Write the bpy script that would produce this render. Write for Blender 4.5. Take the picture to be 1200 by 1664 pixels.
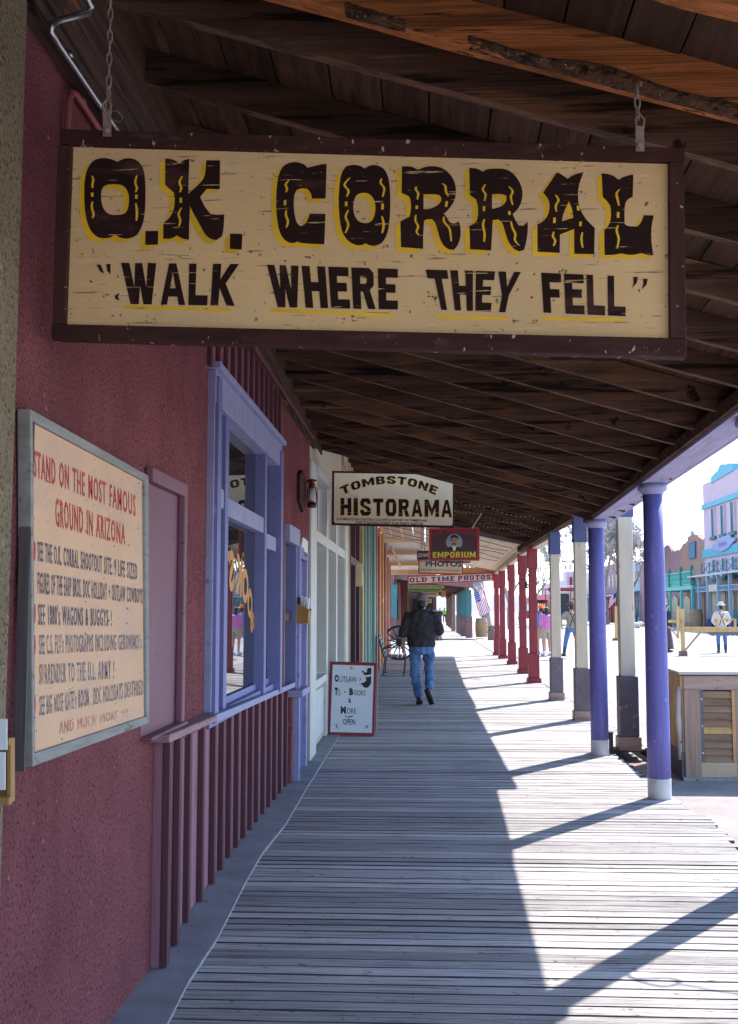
import bpy, bmesh, math, random
from mathutils import Vector, Matrix, Euler
from mathutils.geometry import tessellate_polygon
random.seed(7)
PI = math.pi
sc = bpy.context.scene
for o in list(bpy.data.objects):
    bpy.data.objects.remove(o)
C = sc.collection

# ------------------------------------------------------------------ camera
F = 1750.0
PITCH = math.atan(158.0/F)
YAW = math.atan(90.0*math.cos(PITCH)/F)
EYE = Vector((0, 0, 1.55))
cd = bpy.data.cameras.new('camera')
cd.sensor_fit = 'VERTICAL'; cd.sensor_height = 36.0; cd.lens = 36.0*F/1664.0
cd.clip_start = 0.05; cd.clip_end = 5000
cam = bpy.data.objects.new('camera', cd); C.objects.link(cam)
cam.location = EYE
cam.rotation_euler = (PI/2+PITCH, 0, YAW)
sc.camera = cam
# ------------------------------------------------------------------ world, sun, exposure
SUN_EL = math.radians(45.5); SUN_AZ = math.radians(36.5)
w = bpy.data.worlds.new("World"); sc.world = w; w.use_nodes = True
nt = w.node_tree; nt.nodes.clear()
sky = nt.nodes.new('ShaderNodeTexSky'); sky.sky_type = 'NISHITA'; sky.sun_disc = False
sky.sun_elevation = SUN_EL; sky.sun_rotation = SUN_AZ
sky.air_density = 1.0; sky.dust_density = .4; sky.ozone_density = 4.0
bg = nt.nodes.new('ShaderNodeBackground'); bg.inputs[1].default_value = 0.15
wo = nt.nodes.new('ShaderNodeOutputWorld')
nt.links.new(sky.outputs[0], bg.inputs[0]); nt.links.new(bg.outputs[0], wo.inputs[0])
sd = bpy.data.lights.new('sun', 'SUN'); sd.energy = 3.1; sd.angle = math.radians(0.5); sd.color = (1.0, 0.96, 0.90)
sun = bpy.data.objects.new('sun', sd); C.objects.link(sun)
S = Vector((math.sin(SUN_AZ)*math.cos(SUN_EL), math.cos(SUN_AZ)*math.cos(SUN_EL), math.sin(SUN_EL)))
sun.rotation_euler = (-S).to_track_quat('-Z', 'Y').to_euler(); sun.location = (20, 20, 30)
sc.view_settings.view_transform = 'Standard'; sc.view_settings.look = 'None'
sc.view_settings.gamma = 1.0; sc.view_settings.exposure = 2.0
sc.view_settings.use_curve_mapping = False
sc.render.engine = 'CYCLES'
sc.cycles.max_bounces = 8; sc.cycles.diffuse_bounces = 5

# ------------------------------------------------------------------ measuring helpers
RM = cam.rotation_euler.to_matrix()
def ray(u, v): return RM @ Vector(((u-600)/F, -(v-832)/F, -1.0))
def P(u, v, Y):
    d = ray(u, v); return EYE + d*(Y/d.y)
def PX(u, v, X):
    d = ray(u, v); return EYE + d*(X/d.x)
def PZ(u, v, Z):
    d = ray(u, v); return EYE + d*((Z-1.55)/d.z)
def DX(u, X):      # distance along the street of column u on the plane x = X
    return PX(u, 990, X).y

# ------------------------------------------------------------------ materials
def node(t, k, **kw):
    n = t.nodes.new(k)
    for a, b in kw.items(): setattr(n, a, b)
    return n
def mat(name, col, rough=.65, var=.18, scale=5, stretch=(1, 1, 1), bump=.15, bscale=70, bstretch=None,
        spots=None, attr=0, metal=0, spec=.4, cracks=None, emis=0, bdist=.004, ior=None, coat=0):
    m = bpy.data.materials.new(name); m.use_nodes = True
    t = m.node_tree; t.nodes.clear()
    out = node(t, 'ShaderNodeOutputMaterial'); b = node(t, 'ShaderNodeBsdfPrincipled')
    t.links.new(b.outputs[0], out.inputs[0])
    b.inputs['Roughness'].default_value = rough; b.inputs['Metallic'].default_value = metal
    b.inputs['Specular IOR Level'].default_value = spec
    if ior: b.inputs['IOR'].default_value = ior
    if coat: b.inputs['Coat Weight'].default_value = coat
    tc = node(t, 'ShaderNodeTexCoord'); oi = node(t, 'ShaderNodeObjectInfo')
    add = node(t, 'ShaderNodeVectorMath', operation='ADD'); mul = node(t, 'ShaderNodeMath', operation='MULTIPLY')
    mul.inputs[1].default_value = 13.0
    t.links.new(oi.outputs['Random'], mul.inputs[0]); t.links.new(tc.outputs['Object'], add.inputs[0]); t.links.new(mul.outputs[0], add.inputs[1])
    def nz(s, st, detail=6, r=.6):
        mp = node(t, 'ShaderNodeMapping'); mp.inputs['Scale'].default_value = st
        t.links.new(add.outputs[0], mp.inputs[0])
        n = node(t, 'ShaderNodeTexNoise'); n.inputs['Scale'].default_value = s; n.inputs['Detail'].default_value = detail
        n.inputs['Roughness'].default_value = r
        t.links.new(mp.outputs[0], n.inputs[0]); return n
    n1 = nz(scale, stretch)
    r = node(t, 'ShaderNodeValToRGB')
    lo = [max(0, c*(1-var)) for c in col]; hi = [min(1, c*(1+var)) for c in col]
    r.color_ramp.elements[0].position = .3; r.color_ramp.elements[1].position = .7
    r.color_ramp.elements[0].color = (*lo, 1); r.color_ramp.elements[1].color = (*hi, 1)
    t.links.new(n1.outputs[0], r.inputs[0])
    cur = r.outputs[0]
    def masked(cur, n, th, wd, c2, fac=1.0):
        if th > .6: th = .6+(th-.6)*.42
        wd = min(wd, .12)
        rr = node(t, 'ShaderNodeMapRange'); rr.inputs['From Min'].default_value = th; rr.inputs['From Max'].default_value = th+wd
        rr.inputs['To Max'].default_value = fac
        t.links.new(n.outputs[0], rr.inputs[0])
        mx = node(t, 'ShaderNodeMix', data_type='RGBA')
        t.links.new(rr.outputs[0], mx.inputs[0]); t.links.new(cur, mx.inputs[6]); mx.inputs[7].default_value = (*c2, 1)
        return mx.outputs[2]
    for sp in (spots or []):
        cur = masked(cur, nz(sp[1], sp[4] if len(sp) > 4 else (1, 1, 1)), sp[2], sp[3], sp[0], sp[5] if len(sp) > 5 else 1.0)
    if attr:
        at = node(t, 'ShaderNodeAttribute'); at.attribute_name = 'rnd'
        mr = node(t, 'ShaderNodeMapRange'); mr.inputs['To Min'].default_value = 1-attr; mr.inputs['To Max'].default_value = 1+attr
        t.links.new(at.outputs['Fac'], mr.inputs[0])
        vm = node(t, 'ShaderNodeVectorMath', operation='SCALE'); t.links.new(cur, vm.inputs[0]); t.links.new(mr.outputs[0], vm.inputs['Scale'])
        cur = vm.outputs[0]
    t.links.new(cur, b.inputs['Base Color'])
    if bump:
        nb = nz(bscale, bstretch or stretch, 5)
        bp = node(t, 'ShaderNodeBump'); bp.inputs['Strength'].default_value = bump; bp.inputs['Distance'].default_value = bdist
        t.links.new(nb.outputs[0], bp.inputs['Height']); t.links.new(bp.outputs[0], b.inputs['Normal'])
    if emis:
        b.inputs['Emission Color'].default_value = (*col, 1); b.inputs['Emission Strength'].default_value = emis
    return m
def stucco(name, col, dark, s=80):
    return mat(name, col, rough=1, var=.16, scale=2.5, spec=.05, bump=1.0, bscale=s, bdist=.03,
               spots=[([c*1.45+.015 for c in col], s*.9, .55, .12, (1, 1, 1), .6), (dark, s*1.0, .54, .08, (1, 1, 1), .8),
                      ([c*.62 for c in col], 1.3, .48, .3, (1, 1, .25), .55), ([min(1, c*1.5+.05) for c in col], 2.3, .66, .08, (1.4, 1.4, .5), .25), ([min(1, c*2+.1) for c in col], 26, .76, .02, (1, 1, 1), .6)])
WX = (1, 30, 30)   # grain along x
WY = (30, 1, 30)
WZ = (30, 30, 1)
M = {}
M['stucco_red'] = stucco('stucco_red', (.31, .105, .115), (.05, .012, .02))
M['stucco_tan'] = stucco('stucco_tan', (.33, .26, .17), (.10, .07, .045))
M['walk'] = mat('walk_boards', (.47, .435, .425), rough=.95, var=.26, scale=1.0, stretch=(1.5, 70, 20), bump=1.0, bscale=1.6, bstretch=(1.8, 110, 30), bdist=.012, attr=.30, spec=.1,
                spots=[((.54, .52, .50), 1.0, .50, .12, (4, 55, 10), .55), ((.20, .17, .17), 1.0, .55, .07, (2.4, 75, 20), .7), ((.03, .024, .025), 1.0, .635, .02, (1.6, 110, 20), .97), ((.06, .04, .035), 26, .80, .02, (1, 1.6, 1), .9), ((.13, .09, .075), 16, .71, .03, (1, 1.6, 1), .8), ((.24, .225, .235), .9, .56, .2, (1, 1, 1), .4)])
M['gap_shade'] = mat('plank_gap_shade', (.075, .062, .062), rough=1, var=.3, scale=8, spec=.05)  # shade of the plank gaps painted as a dark colour, also on the bearers
M['concrete'] = mat('concrete', (.24, .24, .26), rough=.9, var=.2, scale=4, bump=.4, bscale=120, spots=[((.15, .14, .15), 9, .6, .15)])
M['concrete_edge'] = mat('concrete_edge', (.40, .39, .40), rough=.9, var=.2, scale=12)
M['ground'] = mat('gravel', (.27, .235, .22), rough=.95, var=.2, scale=2, bump=.8, bscale=60, bdist=.012, spots=[((.22, .19, .18), 55, .58, .08, (1, 1, 1), .7), ((.42, .38, .35), 70, .62, .05)])
M['road'] = mat('road', (.33, .31, .30), rough=.95, var=.12, scale=.3, bump=.5, bscale=40, bdist=.01, spots=[((.22, .20, .195), .5, .52, .2, (1.6, .2, 1), .7), ((.40, .38, .37), 9, .62, .1, (1, .5, 1), .6), ((.16, .145, .14), 30, .66, .06, (1, 1, 1), .5)])
M['soil'] = mat('soil', (.26, .17, .13), rough=.95, var=.3, scale=12, bump=.8)
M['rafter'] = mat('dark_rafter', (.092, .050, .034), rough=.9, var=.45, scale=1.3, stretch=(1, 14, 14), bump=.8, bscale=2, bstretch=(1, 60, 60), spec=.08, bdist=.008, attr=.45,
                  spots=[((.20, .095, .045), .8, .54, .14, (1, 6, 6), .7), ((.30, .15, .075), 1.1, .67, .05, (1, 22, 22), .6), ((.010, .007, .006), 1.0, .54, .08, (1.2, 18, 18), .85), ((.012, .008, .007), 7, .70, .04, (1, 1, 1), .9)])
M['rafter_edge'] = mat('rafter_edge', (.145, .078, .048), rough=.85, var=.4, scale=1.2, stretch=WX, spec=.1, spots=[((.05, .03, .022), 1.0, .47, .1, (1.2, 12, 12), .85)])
M['bark_rafter'] = mat('bark_rafter', (.40, .135, .045), rough=.85, var=.45, scale=1.6, stretch=(1, 20, 20), bump=1.0, bscale=2, bstretch=(1, 40, 40), bdist=.012, spec=.1,
                       spots=[((.12, .045, .02), 1.0, .52, .12, (1, 14, 14), .85), ((.5, .24, .11), 1.2, .64, .06, (1, 30, 30), .7), ((.03, .015, .01), 1.0, .63, .03, (1.4, 32, 32), .9)])
M['bark'] = mat('clinging_bark', (.09, .045, .028), rough=.95, var=.5, scale=18, bump=1.0, bscale=45, bdist=.02, spec=.1, spots=[((.36, .20, .13), 60, .60, .05), ((.02, .012, .01), 30, .56, .06)])
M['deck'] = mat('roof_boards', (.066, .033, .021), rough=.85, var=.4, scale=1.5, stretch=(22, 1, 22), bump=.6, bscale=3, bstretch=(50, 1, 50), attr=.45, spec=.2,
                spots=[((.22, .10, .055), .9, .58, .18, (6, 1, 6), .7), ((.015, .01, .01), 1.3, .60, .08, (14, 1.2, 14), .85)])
M['beam_purple'] = mat('beam_lavender', (.36, .33, .52), rough=.7, var=.15, scale=3, stretch=(8, 1, 8), bump=.3, spots=[((.16, .13, .13), 2, .60, .1, (12, 1, 12), .8)])
M['purple'] = mat('purple_paint', (.125, .112, .34), rough=.6, var=.2, scale=3, stretch=(6, 6, .4), bump=.35, bscale=14, bstretch=(4, 4, .5), spots=[((.20, .185, .46), 6, .60, .1, (2, 2, .3), .6), ((.33, .31, .5), 26, .72, .02, (1, 1, .7), .8), ((.055, .045, .2), 5, .66, .1, (1, 1, .3), .7)])
M['colbase'] = mat('column_base', (.52, .50, .50), rough=.7, var=.1, scale=8, spots=[((.3, .25, .22), 9, .64, .1)])
M['lav'] = mat('lavender_paint', (.165, .17, .38), rough=.5, var=.08, scale=5, bump=.15, bscale=40, spots=[((.38, .37, .58), 10, .66, .06, (1, 1, .3), .6), ((.12, .10, .17), 30, .72, .03)])
M['lav_light'] = mat('pale_lavender', (.29, .29, .47), rough=.55, var=.1, scale=6, bump=.2, bscale=40, spots=[((.20, .17, .22), 14, .64, .05)])
M['wainscot'] = mat('maroon_boards', (.30, .125, .165), rough=.65, var=.15, scale=3, stretch=WZ, bump=.35, bscale=3, bstretch=WZ, spots=[((.10, .03, .045), 5, .6, .1, (1, 1, .4), .6)])
M['batten'] = mat('maroon_battens_shaded', (.095, .027, .040), rough=.6, var=.2, scale=3, stretch=WZ, bump=.3)  # board colour made darker, painting in the shade on the batten sides
M['cap'] = mat('cap_wood', (.32, .17, .19), rough=.75, var=.3, scale=2, stretch=WY, bump=.4, spots=[((.35, .33, .5), 3, .6, .08, (3, 1, 3), .9)])
M['pinkpanel'] = mat('mauve_panel', (.19, .075, .105), rough=.55, var=.08, scale=2, bump=.1, spots=[((.4, .2, .22), 5, .66, .1, (1, 1, .2), .5), ((.02, .01, .01), 22, .76, .01)])
M['trimred'] = mat('red_trim', (.24, .055, .05), rough=.6, var=.2, scale=8)
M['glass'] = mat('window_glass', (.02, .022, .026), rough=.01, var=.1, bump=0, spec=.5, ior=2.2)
M['darkglass'] = mat('dark_glass', (.03, .028, .035), rough=.3, var=.1, bump=0, spec=.25)
M['doorred'] = mat('dark_red_panel', (.075, .022, .03), rough=.35, var=.2, scale=3)
M['sign_cream'] = mat('sign_cream', (.70, .45, .225), rough=.75, var=.10, scale=2.5, bump=.25, bscale=3, bstretch=(3, 60, 60), spec=.2,
                      spots=[((.66, .46, .27), 2.2, .52, .18, (1, 1, 1), .6), ((.84, .58, .36), 1.2, .58, .1, (4, 1, 60), .4), ((.22, .13, .07), 1.3, .665, .03, (5, 1, 80), .85), ((.42, .45, .36), 4, .62, .12, (1, 1, .35), .5), ((.10, .06, .04), 45, .735, .02, (1, 1, 1), .9)])
M['sign_frame'] = mat('sign_frame', (.052, .019, .017), spec=.12, rough=.7, var=.25, scale=3, stretch=(2, 10, 10), bump=.3, bscale=20,
                      spots=[((.5, .38, .3), 30, .70, .02, (1.4, 1, .8), .9), ((.10, .05, .05), 5, .6, .1, (1, 4, 4), .7)])
M['sign_frame_v'] = mat('sign_frame_v', (.062, .024, .021), spec=.12, rough=.7, var=.2, scale=3, stretch=(10, 10, 2), bump=.3, bscale=20, spots=[((.5, .4, .33), 40, .76, .02)])
M['ink'] = mat('letter_brown', (.026, .008, .007), spec=.15, rough=.7, var=.25, scale=4, bump=.2, bscale=3, bstretch=(3, 60, 60),
               spots=[((.62, .42, .2), 1.6, .70, .02, (4, 1, 70), .9), ((.13, .05, .04), 3, .58, .12, (1, 1, 3), .5)])
M['yellow'] = mat('letter_yellow', (.80, .45, .015), rough=.6, var=.2, scale=6, bump=.1, spots=[((.20, .10, .02), 1.6, .69, .03, (5, 1, 60), .9)])
M['edge_grey'] = mat('board_frame', (.27, .255, .235), rough=.8, var=.2, scale=4, stretch=(6, 1, 6), bump=.3, spots=[((.12, .11, .10), 5, .6, .06, (5, 1, 5), .8)])
M['edge_brown'] = mat('board_side', (.10, .085, .085), rough=.85, var=.3, scale=3, stretch=WZ, bump=.3)
M['peach'] = mat('board_peach', (.66, .40, .245), rough=.8, var=.06, scale=3, bump=.1, spots=[((.55, .36, .27), 2, .5, .2, (1, 1, 3), .6), ((.04, .03, .03), 2.2, .745, .01, (1, 7, 30), .9)])
M['board_red'] = mat('board_red_letters', (.48, .055, .045), rough=.8, var=.15, scale=8)
M['board_faded'] = mat('board_faded_letters', (.55, .16, .14), rough=.8, var=.15, scale=8, spots=[((.62, .40, .27), 30, .52, .05)])
M['board_ink'] = mat('board_dark_letters', (.10, .09, .12), rough=.8, var=.2, scale=8, spots=[((.5, .33, .24), 45, .60, .05)])
M['board_ink2'] = mat('board_worn_letters', (.17, .15, .18), rough=.8, var=.2, scale=8, spots=[((.60, .39, .26), 45, .55, .06)])
M['steel'] = mat('galvanised_steel', (.45, .46, .48), rough=.35, metal=1, var=.15, scale=10, bump=.1)
M['rust'] = mat('rusty_steel', (.30, .21, .18), rough=.7, metal=.2, var=.3, scale=30, bump=.3)
M['ledger'] = mat('ledger_wood', (.075, .045, .035), rough=.9, var=.5, scale=1.5, stretch=WY, bump=.5, spec=.1, spots=[((.34, .12, .04), 2, .60, .1, (3, 1, 3), .9), ((.01, .008, .007), 1.5, .56, .06, (20, 1, 20), .8)])
M['white'] = mat('white_paint', (.62, .61, .57), rough=.6, var=.06, scale=3, bump=.15, spots=[((.4, .38, .34), 8, .66, .1, (1, 1, .3), .6)])
M['cream'] = mat('cream_paint', (.56, .47, .36), rough=.7, var=.08, scale=3, bump=.15)
M['tanpane'] = mat('amber_blind', (.24, .15, .075), rough=.4, var=.25, scale=2, stretch=(1, 3, .5))
M['yellowframe'] = mat('ochre_paint', (.45, .32, .15), rough=.6, var=.1, scale=5)
M['green'] = mat('sage_paint', (.21, .33, .29), rough=.6, var=.12, scale=4, stretch=(3, 3, .5))
M['orange'] = mat('orange_paint', (.52, .26, .12), rough=.6, var=.12, scale=4)
M['redpaint'] = mat('crimson_paint', (.25, .022, .035), rough=.5, var=.15, scale=5, stretch=(2, 2, .6), spots=[((.18, .02, .03), 14, .66, .08)])
M['navy'] = mat('navy_paint', (.075, .085, .22), rough=.5, var=.1)
M['slate'] = mat('slate_paint', (.14, .115, .13), rough=.7, var=.15, scale=6, spots=[((.32, .22, .17), 14, .66, .06)])
M['beige'] = mat('beige_paint', (.60, .50, .38), rough=.7, var=.1, scale=4, stretch=(2, 2, .5), bump=.2, spots=[((.25, .17, .12), 9, .70, .03, (1, 1, .35), .8)])
M['oldwood'] = mat('old_wood', (.34, .22, .16), rough=.8, var=.3, scale=2, stretch=WZ, bump=.3)
M['oldwood_x'] = mat('grey_pink_wood', (.36, .245, .20), rough=.8, var=.28, scale=1.5, stretch=(1, 14, 14), bump=.3, spots=[((.14, .07, .05), 7, .66, .06, (1, 1, 2), .8)])
M['louver'] = mat('louver_wood', (.25, .145, .085), rough=.7, var=.35, scale=1.5, stretch=(1, 8, 8), bump=.3)
M['ply'] = mat('plywood', (.50, .36, .23), rough=.8, var=.12, scale=3, spots=[((.05, .03, .02), 20, .76, .02)])
M['pine'] = mat('yellow_pine', (.52, .32, .12), rough=.7, var=.25, scale=2, stretch=(4, 4, 1), bump=.2)
M['barkwhite'] = mat('peeled_bark', (.55, .50, .44), rough=.8, var=.2, scale=4, bump=.5, spots=[((.08, .04, .02), 6, .62, .04)])
M['grey_top'] = mat('counter_top', (.50, .48, .45), rough=.8, var=.15, scale=2)
M['roof_cream'] = mat('cream_ceiling', (.60, .49, .36), rough=.8, var=.1, scale=2, bump=.2, spots=[((.36, .26, .18), 1.5, .62, .08, (1, 3, 1), .6)])
M['corr'] = mat('corrugated_iron', (.62, .60, .55), rough=.5, var=.1, scale=3)
M['joist'] = mat('tan_joists', (.58, .38, .20), rough=.7, var=.12, scale=3)
M['wire'] = mat('black_wire', (.03, .03, .03), rough=.6, var=.1)
M['bulb'] = mat('bulb_glass', (.45, .45, .43), rough=.2, var=.02, bump=0)
M['teal'] = mat('teal_paint', (.045, .15, .155), rough=.6, var=.15, scale=3)
M['brown'] = mat('brown_paint', (.17, .085, .075), rough=.7, var=.2, scale=4)
M['brown2'] = mat('tan_brown_paint', (.33, .20, .14), rough=.7, var=.2, scale=4)
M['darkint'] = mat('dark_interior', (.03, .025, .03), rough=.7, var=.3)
M['black'] = mat('black_paint', (.015, .015, .018), rough=.5, var=.2)
M['whitep'] = mat('bright_white', (.80, .80, .80), rough=.5, var=.03)
M['boardblue'] = mat('board_white', (.68, .70, .76), rough=.35, var=.03)
M['hist_cream'] = mat('old_cream', (.80, .64, .42), rough=.7, var=.08, scale=3, spots=[((.42, .30, .17), 5, .62, .15, (1, 1, 1), .6)])
M['signred'] = mat('sign_red', (.42, .035, .04), rough=.5, var=.1)
M['signdark'] = mat('sign_maroon', (.075, .03, .045), rough=.5, var=.15)
M['skyblue'] = mat('portrait_blue', (.25, .38, .47), rough=.6, var=.05)
M['signyellow'] = mat('sign_yellow', (.75, .52, .03), rough=.5, var=.08)
M['signblue'] = mat('sign_blue', (.04, .06, .20), rough=.5, var=.1)
M['signpink'] = mat('sign_pink', (.66, .50, .47), rough=.6, var=.06)
M['signgreen'] = mat('sign_green', (.30, .34, .12), rough=.6, var=.1)
M['skin'] = mat('skin', (.48, .25, .17), rough=.55, var=.08, bump=0)
M['hoodie'] = mat('charcoal_fleece', (.048, .045, .050), rough=1.0, var=.25, scale=12, bump=.4, bscale=120, spec=.0)
M['denim'] = mat('denim', (.09, .17, .34), rough=.9, var=.45, scale=7, bump=.3, bscale=200, spots=[((.12, .20, .38), 3.5, .55, .15)], spec=.1)
M['capgrey'] = mat('grey_cap', (.15, .125, .15), rough=.9, var=.1)
M['shoe'] = mat('brown_shoe', (.05, .035, .03), rough=.6, var=.2)
M['hair'] = mat('dark_hair', (.02, .014, .012), rough=.5, var=.3, scale=20, stretch=(6, 6, 1))
M['hatstraw'] = mat('pale_hat', (.62, .56, .5), rough=.8, var=.06)
M['hatbrown'] = mat('brown_hat', (.14, .09, .075), rough=.8, var=.1)
M['shirtpink'] = mat('pink_shirt', (.62, .18, .42), rough=.9, var=.1)
M['shirtblue'] = mat('blue_shirt', (.04, .32, .62), rough=.9, var=.1)
M['shirtkhaki'] = mat('khaki_shirt', (.30, .27, .19), rough=.9, var=.12)
M['shirtcream'] = mat('cream_shirt', (.62, .50, .42), rough=.9, var=.08)
M['shirtgreen'] = mat('lime_shirt', (.2, .62, .06), rough=.9, var=.08)
M['shirtgrey'] = mat('grey_top_cloth', (.42, .38, .43), rough=.9, var=.1)
M['shirtpurple'] = mat('purple_jacket', (.06, .045, .32), rough=.9, var=.1)
M['shorts'] = mat('tan_shorts', (.40, .33, .25), rough=.9, var=.1)
M['boot'] = mat('dark_boots', (.035, .05, .06), rough=.5, var=.2)
M['strap'] = mat('black_braces', (.02, .02, .025), rough=.7, var=.1)
M['orangehat'] = mat('orange_hat', (.8, .22, .02), rough=.8, var=.1)
M['tree_bark'] = mat('bare_bark', (.30, .26, .23), rough=.9, var=.25, scale=6)
M['pinkwall'] = mat('pink_plaster', (.58, .41, .46), rough=.8, var=.08, scale=.6, bump=.2, bscale=8)
M['cyan'] = mat('turquoise_trim', (.09, .35, .44), rough=.6, var=.08)
M['blueglass'] = mat('pale_glass', (.10, .20, .27), spec=.1, rough=.5, var=.15, scale=.8, bump=0)
M['orangewall'] = mat('terracotta_plaster', (.38, .20, .15), rough=.8, var=.1, scale=.6)
M['brickwall'] = mat('brick', (.33, .19, .20), rough=.85, var=.25, scale=3, stretch=(1, .5, 3), bump=.3)
M['greenrail'] = mat('jade_paint', (.10, .42, .34), rough=.6, var=.1)
M['bluegrey'] = mat('blue_grey_paint', (.25, .33, .42), rough=.6, var=.1)
M['stagered'] = mat('coach_red', (.40, .05, .05), rough=.5, var=.15)
M['barrel'] = mat('oak_barrel', (.36, .22, .11), rough=.7, var=.25, scale=4, stretch=(4, 4, .5), bump=.3)
M['flagred'] = mat('flag_red', (.50, .03, .05), rough=.8, var=.05)
M['flagwhite'] = mat('flag_white', (.75, .73, .73), rough=.8, var=.03)
M['flagblue'] = mat('flag_blue', (.03, .05, .22), rough=.8, var=.05)
M['hill'] = mat('hill', (.22, .20, .24), rough=.95, var=.2, scale=.01)
M['lamp_red'] = mat('lamp_red_metal', (.11, .022, .014), rough=.45, var=.25, metal=.3)
M['lampglass'] = mat('lamp_glass', (.55, .53, .55), rough=.12, var=.1, bump=0)
M['boxwood'] = mat('box_wood', (.36, .18, .055), rough=.6, var=.15)
M['paper'] = mat('paper', (.72, .72, .74), rough=.6, var=.03)
M['benchgreen'] = mat('bench_slats', (.12, .19, .20), rough=.5, var=.15)

# ------------------------------------------------------------------ mesh builder
class MB:
    def __init__(s): s.v = []; s.f = []; s.mi = []; s.r = []; s.smooth = False
    def add(s, vs, fs, mi=0, rnd=None):
        n = len(s.v); s.v += [Vector(p) for p in vs]
        if rnd is None: rnd = .5
        for f in fs: s.f.append([n+i for i in f]); s.mi.append(mi); s.r.append(rnd)
    def box(s, x0, y0, z0, x1, y1, z1, mi=0, rnd=None):
        s.hexa([(x0, y0, z0), (x1, y0, z0), (x1, y1, z0), (x0, y1, z0)], [(x0, y0, z1), (x1, y0, z1), (x1, y1, z1), (x0, y1, z1)], mi, rnd)
    def hexa(s, a, b, mi=0, rnd=None):
        n = len(a)
        fs = [list(range(n))[::-1], list(range(n, 2*n))]+[[i, (i+1) % n, n+(i+1) % n, n+i] for i in range(n)]
        s.add(list(a)+list(b), fs, mi, rnd)
    def bar(s, p, q, w, h, up=(0, 0, 1), mi=0, rnd=None):
        p = Vector(p); q = Vector(q); d = (q-p).normalized(); up = Vector(up)
        r = d.cross(up)
        if r.length < 1e-4: r = d.cross(Vector((0, 1, 0)))
        r.normalize(); u = r.cross(d).normalized()
        o = [r*(-w/2)+u*(-h/2), r*(w/2)+u*(-h/2), r*(w/2)+u*(h/2), r*(-w/2)+u*(h/2)]
        s.hexa([p+k for k in o], [q+k for k in o], mi, rnd)
    def tube(s, pts, rad, n=8, mi=0, closed=False, cap=True):
        pts = [Vector(p) for p in pts]; m = len(pts)
        if not hasattr(rad, '__len__'): rad = [rad]*m
        rings = []; prev = None
        for i, p in enumerate(pts):
            if closed: d = pts[(i+1) % m]-pts[i-1]
            else: d = pts[min(i+1, m-1)]-pts[max(i-1, 0)]
            d.normalize()
            a = prev if prev is not None else (Vector((0, 0, 1)) if abs(d.z) < .9 else Vector((1, 0, 0)))
            a = (a-d*a.dot(d))
            if a.length < 1e-5: a = d.orthogonal()
            a.normalize(); prev = a; b = d.cross(a)
            rings.append([p+(a*math.cos(2*PI*k/n)+b*math.sin(2*PI*k/n))*rad[i] for k in range(n)])
        vs = [q for r in rings for q in r]; fs = []
        for i in range(m if closed else m-1):
            j = (i+1) % m
            for k in range(n): fs.append([i*n+k, i*n+(k+1) % n, j*n+(k+1) % n, j*n+k])
        if not closed and cap: fs += [list(range(n))[::-1], [(m-1)*n+k for k in range(n)]]
        s.add(vs, fs, mi)
    def loft(s, rings, n=16, mi=0):       # rings: (centre, rx, ry[, tilt]) stacked along z
        vs = []
        for r in rings:
            c = Vector(r[0]); vs += [c+Vector((math.cos(2*PI*k/n)*r[1], math.sin(2*PI*k/n)*r[2], 0)) for k in range(n)]
        m = len(rings); fs = []
        for i in range(m-1):
            for k in range(n): fs.append([i*n+k, i*n+(k+1) % n, (i+1)*n+(k+1) % n, (i+1)*n+k])
        fs += [list(range(n))[::-1], [(m-1)*n+k for k in range(n)]]
        s.add(vs, fs, mi)
    def lathe(s, c, prof, n=24, mi=0):
        s.loft([((c[0], c[1], c[2]+z), r, r) for r, z in prof], n, mi)
    def ball(s, c, r, n=14, m=10, mi=0):
        if not hasattr(r, '__len__'): r = (r, r, r)
        c = Vector(c); vs = [c+Vector((0, 0, -r[2]))]
        for i in range(1, m):
            t = PI*i/m-PI/2
            vs += [c+Vector((math.cos(t)*math.cos(2*PI*k/n)*r[0], math.cos(t)*math.sin(2*PI*k/n)*r[1], math.sin(t)*r[2])) for k in range(n)]
        vs.append(c+Vector((0, 0, r[2]))); fs = []
        for k in range(n): fs.append([0, 1+(k+1) % n, 1+k])
        for i in range(m-2):
            for k in range(n): fs.append([1+i*n+k, 1+i*n+(k+1) % n, 1+(i+1)*n+(k+1) % n, 1+(i+1)*n+k])
        e = len(vs)-1; b = 1+(m-2)*n
        for k in range(n): fs.append([b+k, b+(k+1) % n, e])
        s.add(vs, fs, mi)
    def poly(s, outer, holes, fn, mi=0):    # flat sheet; fn maps 2d to 3d
        loops = [[Vector((x, y, 0)) for x, y in l] for l in [outer]+list(holes)]
        flat = [p for l in loops for p in l]
        tris = tessellate_polygon(loops)
        s.add([fn(p.x, p.y) for p in flat], [list(t) for t in tris], mi)
    def prism(s, pts, d, mi=0, rnd=None):
        d = Vector(d); a = [Vector(p) for p in pts]; s.hexa(a, [p+d for p in a], mi, rnd)
    def grid(s, fn, nu, nv, mi=0, close=None):
        vs = [fn(i/nu, j/nv) for j in range(nv+1) for i in range(nu+1)]
        fs = [[j*(nu+1)+i, j*(nu+1)+i+1, (j+1)*(nu+1)+i+1, (j+1)*(nu+1)+i] for j in range(nv) for i in range(nu)]
        s.add(vs, fs, mi)
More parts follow.
